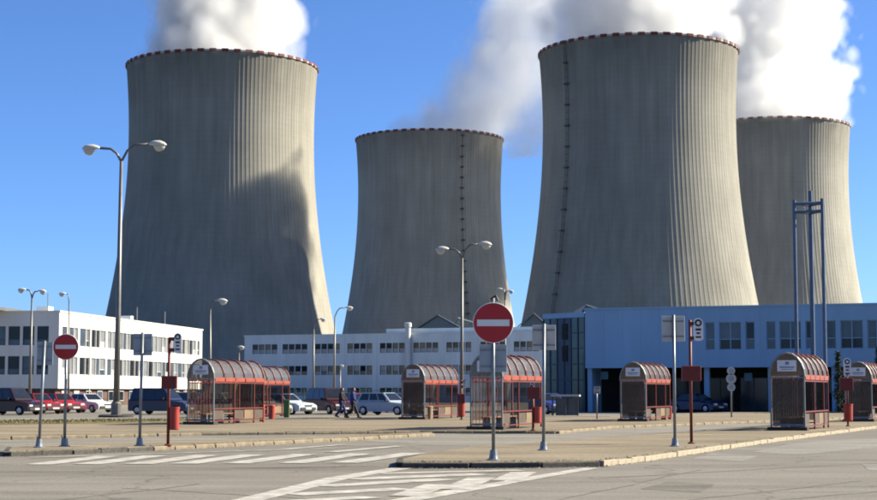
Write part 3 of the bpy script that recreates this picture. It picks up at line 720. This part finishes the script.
def plate(rt, z0, z1, w, m, y=.06, x=0.0, name='sign_plate'):
    o = MB().box(x-w/2, x+w/2, y, y+.018, z0, z1).build(name, m, rt, bevel=.004)
    for z in (z0+(z1-z0)*.2, z0+(z1-z0)*.8): MB().box(x-w/2+.02, x+w/2-.02, y-.016, y-.001, z-.02, z+.02).build('bracket', post_m, o)
    return o
def ground_thing(name, px, py, label, cat, group=None, z=KH, rz=0.0):
    p = at_z(px, py, z); return thing(name, (p.x, p.y, z), label, cat, group, rz), p
hz = lambda px, py, p: at_y(px, py, p.y).z - KH
# centre no entry sign with a plate's back below it
o, p = ground_thing('road_sign', 493.5, 460.3, 'large red no entry sign on the central kerb with grey plate below', 'road sign', 'road signs on posts')
base_foot(o); D = 39.5/FPX*p.y; zc = hz(493, 323, p); post(o, zc+D/2+.11)
disc(o, zc, D); plate(o, hz(493, 372, p), hz(493, 344.5, p), 27.5/FPX*p.y, plate_back, y=.05)
MB().tube([(-.05, .02, zc+D/2+.08), (.06, .02, zc+D/2+.16), (.10, .02, zc+D/2+.06)], .03, 6).build('cap', black_s, o)
# left no entry sign
o, p = ground_thing('road_sign', 64.5, 446.5, 'small red no entry sign on the left island', 'road sign', 'road signs on posts')
base_foot(o, .07); D = 25/FPX*p.y; zc = hz(64, 347, p); post(o, zc+D*.4, .04); disc(o, zc, D)
for px, py, w, y0, y1, pm, lab, lean in ((39, 447.5, 16, 342, 365, plate_back, 'grey sign back on a leaning post, leftmost of the signs', .09),
        (139.5, 446, 19, 333.5, 355.5, plate_back, 'grey sign back on a thin post between no entry sign and red stop post', .035),
        (543.5, 450.5, 23.5, 325, 350, plate_back2, 'grey sign back on a post right of the central no entry sign', .03),
        (675, 446.5, 23, 316, 341.5, plate_back2, 'beige sign back on a grey post left of the red stop post', .0)):
    o, p = ground_thing('road_sign', px, py, lab, 'road sign', 'road signs on posts'); base_foot(o)
    z1 = hz(px, y0, p); post(o, z1+.03, .04, (lean, 0)); plate(o, hz(px, y1, p), z1, w/FPX*p.y, pm, y=.06, x=lean)
# red bus stop posts
def stop_post(px, py, top, box_px, sign_px, lab, bin_px=None):
    o, p = ground_thing('bus_stop_post', px, py, lab, 'bus stop', 'red bus stop posts'); k = p.y/FPX
    zt_ = hz(px, top, p); MB().tube([(0, 0, 0), (0, 0, zt_)], .042, 10).build('post', red_st, o, smooth=True); MB().lathe([(.11, 0), (.11, .02), (.06, .05)], 12).build('base', red_st, o)
    x0, x1, y0, y1 = box_px; MB().box((x0-px)*k, (x1-px)*k, -.20, -.05, hz(px, y1, p), hz(px, y0, p)).build('timetable_box', mat('dark_red_box', (.11, .009, .008), .5, var=.2), o, bevel=.012)
    x0, x1, y0, y1 = sign_px; a, b, z0, z1 = (x0-px)*k, (x1-px)*k, hz(px, y1, p), hz(px, y0, p); r = (b-a)/2; cx = (a+b)/2
    pts = [(cx+r*math.cos(q), z1-r+r*math.sin(q)) for q in [math.pi*i/10 for i in range(11)]]+[(cx+r*math.cos(q), z0+r*.5+r*.5*math.sin(q)) for q in [math.pi+math.pi*i/10 for i in range(11)]]
    f = MB().extrude(pts, -.05, -.025).build('stop_flag', sign_w, o)
    MB().lathe([(r*.72, -.056), (r*.72, -.051)], 20, (cx, 0, z1-r), 'y').build('emblem', black_s, f)
    MB().lathe([(r*.34, -.060), (r*.34, -.057)], 14, (cx, 0, z1-r), 'y').build('emblem', sign_w, f)
    for i, (w, h) in enumerate(((.55, .16), (.38, .13), (.55, .13))):
        zz = z1-2.1*r-i*(z1-z0-2.2*r)/3.1; MB().box(cx-r*w, cx+r*w, -.056, -.051, zz-h*.6*(z1-z0), zz).build('emblem', black_s, f)
    for zz in (z0+.08, z1-.16): MB().box(-.02, a+.02 if a > 0 else .02, -.05, .0, zz-.05, zz+.05).build('clamp', mat('dark_red_box', (.16, .012, .010)), o)
    if bin_px:
        x0, x1, y0, y1 = bin_px; cx = (x0+x1)/2; r = (x1-x0)/2*k
        z0, z1 = hz(px, y1, p), hz(px, y0, p)
        bn = MB().lathe([(r*.86, z0), (r*.95, z0+.03), (r, z1-.06), (r*1.06, z1-.05), (r*1.06, z1), (r*.88, z1), (r*.84, z0+.1)], 18, ((cx-px)*k, -.0, 0)).build('litter_bin', mat('bright_red', (.30, .030, .017), .5, var=.15), o, smooth=False)
    return o
stop_post(168, 445.8, 338, (161.5, 177, 376, 389), (172.5, 180.5, 333, 353), 'red bus stop post with red litter bin on the left island', (169, 179, 407, 430))
stop_post(691.5, 443.8, 320, (682, 701, 366, 381), (694.5, 704.5, 318, 341), 'red bus stop post with white flag on the right plaza')
stop_post(848, 426.5, 361, (840, 853, 378, 391), (844.5, 852, 358, 377), 'red bus stop post before the shelter at the right edge', (844, 853, 404, 421))
stop_post(533, 430.8, 385, (527.5, 540, 387, 399), (530, 535, 382, 386), 'red stop post inside the shelter behind the central sign', (534, 541.5, 407, 423))
stop_post(461.5, 419.8, 380, (458, 465, 394, 403), (463, 466.5, 379, 388), 'red stop post at the far end of the shelter before the grey block', (458, 465, 403, 416))
# small far signs
o, p = ground_thing('road_sign', 731.5, 417.2, 'narrow stacked sign with three discs before the dark undercroft', 'road sign', 'road signs on posts', .12)
k = p.y/FPX; post(o, hz(731, 367, p), .045)
for yy, dd in ((371, 8), (379, 10), (387.5, 8)):
    MB().lathe([(dd/2*k, -.085), (dd/2*k, -.06)], 24, (0, 0, hz(731, yy, p)), 'y').build('disc', plate_back2, o)
    MB().lathe([(dd/2*k*.6, -.090), (dd/2*k*.6, -.086)], 20, (0, 0, hz(731, yy, p)), 'y').build('disc_face', plate_back, o)
o, p = ground_thing('road_sign', 597, 419, 'small square sign on a thin post left of the small shelter', 'road sign', 'road signs on posts', .12)
post(o, hz(597, 387, p), .035); plate(o, hz(597, 394, p), hz(597, 387, p), 6.5/FPX*p.y, plate_back2, y=-.06)
# free standing bins
def bin_(px, py, hpx, wpx, m, lab, grp='litter bins by the shelters'):
    o, p = ground_thing('litter_bin', px, py, lab, 'litter bin', grp); k = p.y/FPX; r = wpx/2*k; h = hpx*k
    MB().lathe([(r*.80, .04), (r*.86, .0), (r*.95, h*.85), (r, h*.86), (r, h*.92), (r*.85, h*.92), (r*.8, .1)], 16).build('body', m, o)
    MB().lathe([(r*1.03, h*.921), (r*.98, h*.97), (r*.4, h), (.01, h)], 16).build('lid', m, o)
bred = MATS['bright_red']
bin_(262, 421.5, 17, 6, bred, 'red litter bin at the open side of the leftmost shelter'); bin_(271.5, 419, 14, 7, bred, 'red litter bin right of the leftmost shelter, the farther one')
bin_(286.5, 417.8, 18, 6.5, mat('green_bin', (.04, .12, .03), .6), 'green waste bin beside the silver car right of the leftmost shelter')
bin_(663.5, 419.6, 10, 5.5, bred, 'red litter bin inside the small shelter, left one'); bin_(670, 419.2, 13, 4.5, bred, 'red litter bin at the far corner of the small shelter')
bin_(429, 419.2, 13, 8, mat('tan_bin', (.22, .16, .10), .7), 'beige round bin beside the shelter before the grey block')

# ------------------------------------------------------------------ street lamps
lamp_st = mat('lamp_steel', (.14, .135, .125), .45, metal=.4, var=.15, scale=2)
lamp_hd = mat('lamp_housing', (.5, .48, .43), .4, var=.1); lamp_gl = mat('lamp_bowl', (.50, .47, .38), .2, var=.1, spec=.6)
def lamp(px, py, Y, top, heads, lab, r=.09, plinth=False, hs=.95, spread=None):
    b = at_y(px, py, Y); rt = thing('street_lamp', (b.x, Y, 0), lab, 'street lamp', 'street lamps'); t = at_y(top[0], top[1], Y); tx, tz_ = t.x-b.x, t.z
    MB().tube([(0, 0, 0), (tx*.4, 0, tz_*.4), (tx, 0, tz_)], [r*1.35, r, r*.62], 10).build('pole', lamp_st, rt, smooth=True)
    MB().lathe([(r*2, 0), (r*2, .9), (r*1.4, 1.0)], 12).build('base', lamp_st, rt)
    if plinth: MB().lathe([(1.0, 0), (1.0, .22), (.9, .26), (.2, .26)], 20).build('plinth', plinth_m, rt)
    for hx, hy in heads:
        q = at_y(hx, hy, Y); hxm, hzm = q.x-b.x, q.z; dx = hxm-tx; s = 1 if dx > 0 else -1; rise = hzm-tz_
        ex = hxm-s*hs*.5
        pts = [(tx, 0, tz_-.05), (tx+(ex-tx)*.22, 0, tz_+rise*.62), (tx+(ex-tx)*.5, 0, tz_+rise*.98), (ex, 0, hzm+.02)]
        MB().tube(pts, r*.5, 7).build('arm', lamp_st, rt, smooth=True)
        # housing: a flattened drop shape; bowl underneath
        prof = [(0, .04), (.12, .10), (.35, .155), (.65, .165), (.88, .11), (1.0, .03)]
        v = []; f = []; n = 10
        for u, rr in prof:
            for k in range(n):
                a = 2*math.pi*k/n; v.append((ex+s*u*hs, rr*1.25*hs*math.cos(a), hzm+rr*1.5*hs*max(-.15, math.sin(a))+.02-u*.05*hs))
        for i in range(len(prof)-1):
            for k in range(n): f.append((i*n+k, i*n+(k+1) % n, (i+1)*n+(k+1) % n, (i+1)*n+k))
        f += [tuple(range(n)), tuple(range((len(prof)-1)*n, len(prof)*n))]
        h = MB().add(v, f).build('lamp_head', lamp_hd, rt, smooth=True)
        v = []; f = []; prof = [(.30, .05), (.42, .13), (.62, .145), (.82, .10), (.92, .03)]
        for u, rr in prof:
            for k in range(n):
                a = 2*math.pi*k/n; v.append((ex+s*u*hs, rr*1.1*hs*math.cos(a), hzm-.02*hs-u*.05*hs+rr*2.4*hs*min(.1, math.sin(a))))
        for i in range(len(prof)-1):
            for k in range(n): f.append((i*n+k, i*n+(k+1) % n, (i+1)*n+(k+1) % n, (i+1)*n+k))
        f += [tuple(range(n)), tuple(range((len(prof)-1)*n, len(prof)*n))]
        MB().add(v, f).build('lamp_bowl', lamp_gl, h, smooth=True)
lamp(116, 418.5, 94, (121.3, 161), [(91, 148.5), (157.5, 144.5)], 'tallest double armed street lamp at left, towering over the parked cars', .15, True, 1.05)
lamp(29.5, 408, 150, (32, 298), [(22, 290), (42, 291.5)], 'double armed street lamp before the left end of the white block', .13, False, .8)
lamp(68.5, 407, 162, (69, 303), [(62.5, 294)], 'single armed street lamp right of the small no entry sign', .10, False, .75)
lamp(210, 409, 140, (210.2, 309), [(222, 301)], 'single armed street lamp at the right end of the white block', .12, False, .95)
lamp(334, 404.5, 200, (335, 316), [(349, 308)], 'single armed street lamp with long arm in the gap between left towers', .13, False, 1.0)
lamp(313.5, 405, 190, (313.8, 329), [(322.5, 319.5)], 'slim street lamp before the sunlit edge of the left tower', .12, False, .8)
lamp(461.5, 418.5, 95, (462.2, 258), [(442, 249.5), (485, 244.5)], 'tall double armed street lamp left of the central no entry sign', .10, False, .8)
lamp(505, 411, 130, (505, 300), [(499.5, 289.5), (510.5, 291.5)], 'double headed street lamp half hidden behind the central no entry sign', .10, False, .5)
lamp(239, 410, 135, (239, 353), [(240.8, 347.5)], 'short post lamp behind the two left shelters', .08, False, .6)
lamp(340, 405, 196, (340.2, 370), [(341.5, 366)], 'short white post lamp before the grey block', .10, False, .6)

# ------------------------------------------------------------------ cars
tyre_m = mat('tyre_rubber', (.015, .015, .016), .85); rim_m = mat('wheel_rim', (.35, .35, .36), .35, metal=.7)
car_gl = mat('car_glass', (.010, .012, .014), .06, spec=.7, var=.3); lamp_c = mat('headlight_glass', (.55, .55, .55), .12, spec=.7); tail_c = mat('tail_light', (.25, .01, .01), .2)
trim_m = mat('black_trim', (.02, .02, .022), .6); platec = mat('number_plate', (.6, .6, .58), .5)
def quad_on(c, u0, u1, v0, v1, off):
    A, B, C_, D_ = [Vector(q) for q in c]
    def P(u, v): return (A*(1-u)+B*u)*(1-v)+(D_*(1-u)+C_*u)*v
    n = (B-A).cross(D_-A).normalized()*off
    pts = [P(u0, v0), P(u1, v0), P(u1, v1), P(u0, v1)]
    return [q+n for q in pts]+[q-n*.5 for q in pts], [(0,1,2,3),(7,6,5,4),(0,4,5,1),(1,5,6,2),(2,6,7,3),(3,7,4,0)]
def make_car(kind):
    L, W, H, zb = {'hatch': (4.0, 1.68, 1.45, .90), 'sedan': (4.45, 1.72, 1.42, .90), 'van': (4.5, 1.80, 1.82, 1.02), 'wagon': (4.4, 1.74, 1.50, .92)}[kind]
    rt = thing('parked_car', (0, 0, 0), '', 'car', 'parked cars'); wr = .31; wx = (.72, L-.80)
    top = {'hatch': [(.05, .92), (.30, zb+.02), (L*.60, zb), (L*.93, .80), (L-.02, .66)], 'sedan': [(.02, .88), (.20, .98), (L*.64, zb), (L*.93, .78), (L-.02, .64)],
           'van': [(.02, 1.0), (.1, zb), (L*.68, zb-.02), (L*.94, .86), (L-.02, .70)], 'wagon': [(.02, .95), (.12, zb+.02), (L*.62, zb), (L*.93, .79), (L-.02, .65)]}[kind]
    bot = [(L, .45), (L-.04, .24)]
    for cx in (wx[1], wx[0]): bot += [(cx+math.cos(q)*(wr+.055), .24+max(0, math.sin(q))*(wr+.14)) for q in [math.pi*i/8 for i in range(9)]]
    bot += [(.04, .24), (.0, .48)]
    prof = top+bot; m = MB(); n = len(prof); v = []; f = []
    ys = [(-W/2+.02, .97), (-W/2, .995), (-W/2+.10, 1.0), (W/2-.10, 1.0), (W/2, .995), (W/2-.02, .97)]
    ins = [.10, .03, 0, 0, .03, .10]
    for (y, s_), dz in zip(ys, ins):
        for x, z in prof: v.append((L/2+(x-L/2)*s_, y, z-(dz if z > .6 else 0)))
    for a in range(len(ys)-1):
        for k in range(n): f.append((a*n+k, a*n+(k+1) % n, (a+1)*n+(k+1) % n, (a+1)*n+k))
    f += [tuple(range(n)), tuple(range((len(ys)-1)*n+n-1, (len(ys)-1)*n-1, -1))]
    m.add(v, f).build('body', None, rt)
    bx = {'hatch': (.18, L*.66, .62, L*.50), 'sedan': (.62, L*.70, 1.15, L*.54), 'van': (.06, L*.74, .28, L*.60), 'wagon': (.06, L*.68, .42, L*.52)}[kind]
    zc, wb_, wt = zb-.03, W/2-.05, W/2-.23
    Bc = [(bx[0], -wb_, zc), (bx[1], -wb_, zc), (bx[1], wb_, zc), (bx[0], wb_, zc)]; Tc = [(bx[2], -wt, H), (bx[3], -wt, H), (bx[3], wt, H), (bx[2], wt, H)]
    MB().add(Bc+Tc, [(0,3,2,1),(4,5,6,7),(0,1,5,4),(1,2,6,5),(2,3,7,6),(3,0,4,7)]).build('cabin', None, rt, bevel=.035)
    sides = {'r': (Bc[0], Bc[1], Tc[1], Tc[0]), 'f': (Bc[1], Bc[2], Tc[2], Tc[1]), 'l': (Bc[2], Bc[3], Tc[3], Tc[2]), 'b': (Bc[3], Bc[0], Tc[0], Tc[3])}
    for k_, c in sides.items():
        if k_ in 'rl':
            cuts = ((.08, .36), (.40, .66), (.70, .93)) if kind in ('van', 'wagon') else ((.10, .50), (.54, .92))
            for u0, u1 in cuts: MB().add(*quad_on(c, u0, u1, .18, .88, .014)).build('side_window', car_gl, rt)
        else: MB().add(*quad_on(c, .07, .93, .16, .92, .014)).build('windscreen' if k_ == 'f' else 'rear_window', car_gl, rt)
    for cx in wx:
        for sy in (-1, 1):
            w = MB().lathe([(wr*.62, -.10), (wr*.93, -.10), (wr, -.06), (wr, .06), (wr*.93, .10), (wr*.62, .10)], 20, (0, 0, 0), 'y').build('wheel', tyre_m, rt, loc=(cx, sy*(W/2-.10), wr))
            MB().lathe([(wr*.60, .085*sy), (wr*.60, .104*sy), (wr*.2, .112*sy), (.01, .112*sy)], 16, (0, 0, 0), 'y').build('hub_cap', rim_m, w)
    for sy in (-1, 1):
        MB().box(L-.14, L-.005, sy*(W/2-.30)-.17, sy*(W/2-.30)+.17, .56, .70).build('headlight', lamp_c, rt, bevel=.02)
        MB().box(-.006, .08, sy*(W/2-.20)-.11, sy*(W/2-.20)+.11, .62, .86).build('tail_light', tail_c, rt, bevel=.015)
        MB().box(L*.60, L*.60+.14, sy*(W/2+.06)-.08, sy*(W/2+.06)+.08, zb, zb+.13).build('mirror', trim_m, rt, bevel=.02)
    MB().box(L-.06, L+.035, -W/2+.12, W/2-.12, .30, .50).build('bumper', trim_m, rt, bevel=.02)
    MB().box(L+.036, L+.045, -.26, .26, .36, .47).build('number_plate', platec, rt)
    MB().box(L-.05, L-.0, -.34, .34, .55, .66).build('grille', trim_m, rt)
    return rt
CARS = [(10, 415.0, 'van', (.018, .004, .006), -28, 'dark maroon van parked at the left edge'),
        (40, 414.0, 'hatch', (.22, .012, .014), -42, 'red hatchback parked behind the maroon van, left of the no entry post'),
        (62, 413.1, 'hatch', (.26, .016, .018), -45, 'red car parked just left of the white sedan'),
        (87, 412.5, 'sedan', (.55, .55, .58), -38, 'white sedan parked at the foot of the tall double lamp'),
        (161, 414.6, 'van', (.012, .022, .060), -20, 'dark blue van parked behind the red stop post'),
        (199, 413.2, 'wagon', (.03, .05, .11), -35, 'dark blue car seen through the front of the leftmost shelter'),
        (226, 414.6, 'wagon', (.22, .18, .13), -38, 'beige estate car seen through the leftmost shelter'),
        (256, 416.2, 'sedan', (.28, .25, .20), -34, 'pale beige sedan behind the second shelter'),
        (284, 414.5, 'sedan', (.42, .47, .52), -40, 'pale silver car behind the green waste bin'),
        (329, 414.1, 'van', (.045, .009, .010), -58, 'dark red van behind the two walking people'),
        (359, 413.4, 'hatch', (.30, .02, .018), -60, 'red car showing its front right of the walking people'),
        (387, 415.3, 'wagon', (.28, .33, .40), -36, 'silver blue car left of the shelter before the grey block'),
        (404, 412.5, 'hatch', (.02, .06, .20), -60, 'blue hatchback half hidden by the shelter before the grey block'),
        (551, 414.2, 'hatch', (.03, .05, .22), -70, 'blue car beside the entrance canopy'),
        (697, 412.6, 'sedan', (.015, .03, .08), -50, 'dark blue car in the shade of the undercroft'),
        (836, 412.0, 'hatch', (.01, .012, .03), -55, 'black car in the shade between the two right shelters')]
PROTO = {}
for px, py, kind, c, hd, lab in CARS:
    pm = mat('car_paint_%d_%d' % (px, py), c, .28, var=.05, scale=1, coat=.15, spec=.4)
    if kind not in PROTO: PROTO[kind] = make_car(kind); o = PROTO[kind]
    else: o = copy_tree(PROTO[kind])
    for ch in o.children:
        if ch.name.split('.')[0] in ('body', 'cabin'):
            ch.data = ch.data.copy(); ch.data.materials.clear(); ch.data.materials.append(pm)
    p = at_z(px, py, 0); o['label'] = lab; o.rotation_euler = (0, 0, R(hd))
    d = Vector((math.cos(R(hd)), math.sin(R(hd)))); o.location = (p.x-d.x*2.1, p.y-d.y*2.1, .004)

# ------------------------------------------------------------------ two people walking
def blob(name, parts, m, parent=None, voxel=.014):
    """capsules and ellipsoids melted into ONE continuous skin"""
    mb = MB()
    for pr in parts:
        if pr[0] == 'c':
            _, pts, rs = pr; P_ = [Vector(q) for q in pts]
            mb.tube(P_, list(rs), 10)
            for q, r in ((P_[0], rs[0]), (P_[-1], rs[-1])): mb.lathe([(.001, -r), (r*.7, -r*.7), (r, 0), (r*.7, r*.7), (.001, r)], 10, q)
        else:
            _, c, rx, ry, rz_ = pr; k = len(mb.v); mb.lathe([(math.cos(q), math.sin(q)) for q in [-math.pi/2+.02+(math.pi-.04)*i/8 for i in range(9)]], 12)
            mb.v[k:] = [(c[0]+x*rx, c[1]+y*ry, c[2]+z*rz_) for x, y, z in mb.v[k:]]
    o = mb.build(name, m, parent)
    md = o.modifiers.new('skin', 'REMESH'); md.mode = 'VOXEL'; md.voxel_size = voxel; md.use_smooth_shade = True
    s2 = o.modifiers.new('soft', 'SMOOTH'); s2.iterations = 3; s2.factor = .5
    dg = bpy.context.evaluated_depsgraph_get(); me = bpy.data.meshes.new_from_object(o.evaluated_get(dg))
    o.modifiers.clear(); o.data = me; return o
skin_m = mat('skin', (.34, .20, .14), .6); hair_m = mat('dark_hair', (.02, .014, .01), .7); shoe_m = mat('black_shoes', (.012, .012, .013), .5)
def person(px, py, rz, jacket, trousers, lab, stride=.30, swing=.26, arm_bag=False):
    p = at_z(px, py, KH); S = 1.0
    a = stride
    hip = [(-.02, .10, .92), (.02, -.10, .92)]
    knee = [(.16, .10, .50), (-.02, -.10, .50)]; ank = [(a-.02, .10, .09), (-a-.06, -.10, .15)]
    sh = [(.02, .20, 1.43), (.02, -.20, 1.43)]; el = [(-.10, .25, 1.14), (.08, -.25, 1.14)]; wr_ = [(-.10+.06, .24, .90), (.26, -.22, .96)]
    if arm_bag: wr_[0] = (.05, .26, .87); el[0] = (-.04, .27, 1.14)
    body = [('c', [(0, 0, .95), (0, 0, 1.15), (.01, 0, 1.35)], (.15, .135, .15)), ('c', [(.01, 0, 1.40), (.02, 0, 1.56)], (.065, .055)),
            ('e', (.035, 0, 1.645), .098, .078, .118), ('e', (.125, 0, 1.635), .022, .014, .022), ('e', (.10, 0, 1.585), .03, .035, .03), ('e', (.11, .03, 1.655), .012, .014, .009), ('e', (.11, -.03, 1.655), .012, .014, .009),
            ('e', (.02, .080, 1.64), .022, .012, .034), ('e', (.02, -.080, 1.64), .022, .012, .034)]
    for i in range(2):
        body += [('c', [hip[i], knee[i], ank[i]], (.085, .058, .042)), ('c', [sh[i], el[i], wr_[i]], (.052, .042, .03))]
        w = Vector(wr_[i]); body.append(('e', (w.x+.015, w.y, w.z-.055), .030, .020, .05))
        for j, (dx, dz) in enumerate(((.036, -.145), (.022, -.158), (.006, -.162), (-.010, -.148))): body.append(('c', [(w.x+dx*.8, w.y, w.z-.09), (w.x+dx+.006, w.y, w.z-.125), (w.x+dx+.018, w.y, w.z+dz)], (.010, .009, .008)))
        body.append(('c', [(w.x+.035, w.y, w.z-.045), (w.x+.058, w.y, w.z-.075), (w.x+.062, w.y, w.z-.10)], (.011, .010, .008)))
        body.append(('c', [ank[i], (ank[i][0]+.10, ank[i][1], ank[i][2]-.05)], (.04, .035)))
    o = blob('person', body, skin_m, None, .010)
    tag(o, lab, 'person', 'people walking by the parked cars'); o.location = (p.x, p.y, KH); o.rotation_euler = (0, 0, rz); o.scale = (.95, .95, .95)
    jk = [('c', [(0, 0, .86), (0, 0, 1.02), (0, 0, 1.20), (.01, 0, 1.40)], (.185, .175, .175, .165)), ('c', [(.01, .16, 1.42), (.01, -.16, 1.42)], (.085, .085)), ('c', [(.01, 0, 1.44), (.02, 0, 1.50)], (.09, .075))]
    for i in range(2): jk.append(('c', [sh[i], el[i], tuple(Vector(el[i]).lerp(Vector(wr_[i]), .88))], (.078, .064, .052)))
    blob('jacket', jk, jacket, o)
    tr = [('c', [(0, .06, .90), (0, -.06, .90)], (.135, .135))]
    for i in range(2): tr.append(('c', [hip[i], knee[i], (ank[i][0], ank[i][1], ank[i][2]+.03)], (.115, .082, .075)))
    blob('trousers', tr, trousers, o)
    for i in range(2): blob('shoe', [('c', [(ank[i][0]-.05, ank[i][1], ank[i][2]-.035), (ank[i][0]+.16, ank[i][1], ank[i][2]-.055 if i == 0 else ank[i][2]-.09)], (.05, .04)), ('c', [ank[i], (ank[i][0], ank[i][1], ank[i][2]-.03)], (.052, .05))], shoe_m, o)
    blob('hair', [('e', (.012, 0, 1.685), .100, .088, .095), ('e', (-.02, 0, 1.64), .080, .084, .095)], hair_m, o, .012)
    return o
navy = mat('navy_cloth', (.010, .013, .030), .8, var=.2); blue_c = mat('blue_cloth', (.015, .025, .12), .8, var=.2); black_c = mat('black_cloth', (.010, .010, .012), .8, var=.2)
person(341.5, 417.8, R(-12), black_c, blue_c, 'person in black jacket and blue trousers walking, left one of the pair', .24)
p2_ = person(353, 418, R(-8), blue_c, black_c, 'person in blue jacket and black trousers striding, right one of the pair', .33)

# ------------------------------------------------------------------ dark conifers beside the blue building
leaf_m = mat('conifer_green', (.012, .026, .014), .8, var=.4, scale=1.5, c2=(.022, .04, .018)); bark_m = mat('bark', (.06, .045, .035), .9)
def conifer(px, py, top_py, wpx, lab, seed):
    p = at_z(px, py, 0); h = at_y(px, top_py, p.y).z; rr = wpx/2/FPX*p.y; rnd = random.Random(seed)
    rt = thing('conifer', (p.x, p.y, 0), lab, 'tree', 'dark conifers before the blue building')
    MB().tube([(0, 0, 0), (.03, 0, h*.5), (0, 0, h*.95)], [.10, .06, .015], 7).build('trunk', bark_m, rt)
    limbs = MB(); lv = MB()
    for i in range(90):
        t = (i+rnd.random())/90; z = .25+t*(h-.35); R_ = rr*(1-t)**.75*rnd.uniform(.65, 1.12); a = rnd.uniform(0, 6.28)
        tip = Vector((math.cos(a)*R_, math.sin(a)*R_, z-.12+.25*R_)); limbs.tube([(0, 0, z), tip], [.02, .006], 4)
        for j in range(46):
            u = rnd.random()**.6; c = Vector((0, 0, z)).lerp(tip, u)+Vector((rnd.gauss(0, .07), rnd.gauss(0, .07), rnd.gauss(0, .06)))
            d = Vector((rnd.uniform(-1, 1), rnd.uniform(-1, 1), rnd.uniform(-.4, .8))).normalized()*rnd.uniform(.06, .13); e = d.cross(Vector((rnd.uniform(-1, 1), rnd.uniform(-1, 1), rnd.uniform(-1, 1)))).normalized()*.022
            lv.add([c-e, c+e, c+d+e*.4, c+d-e*.4], [(0, 1, 2, 3)])
    limbs.build('limbs', bark_m, rt); lv.build('crown', leaf_m, rt)
conifer(839, 414.5, 350, 15, 'slender dark conifer between the two right hand shelters', 1)
conifer(879, 414.5, 346, 20, 'dark conifer at the right edge of the picture', 2)
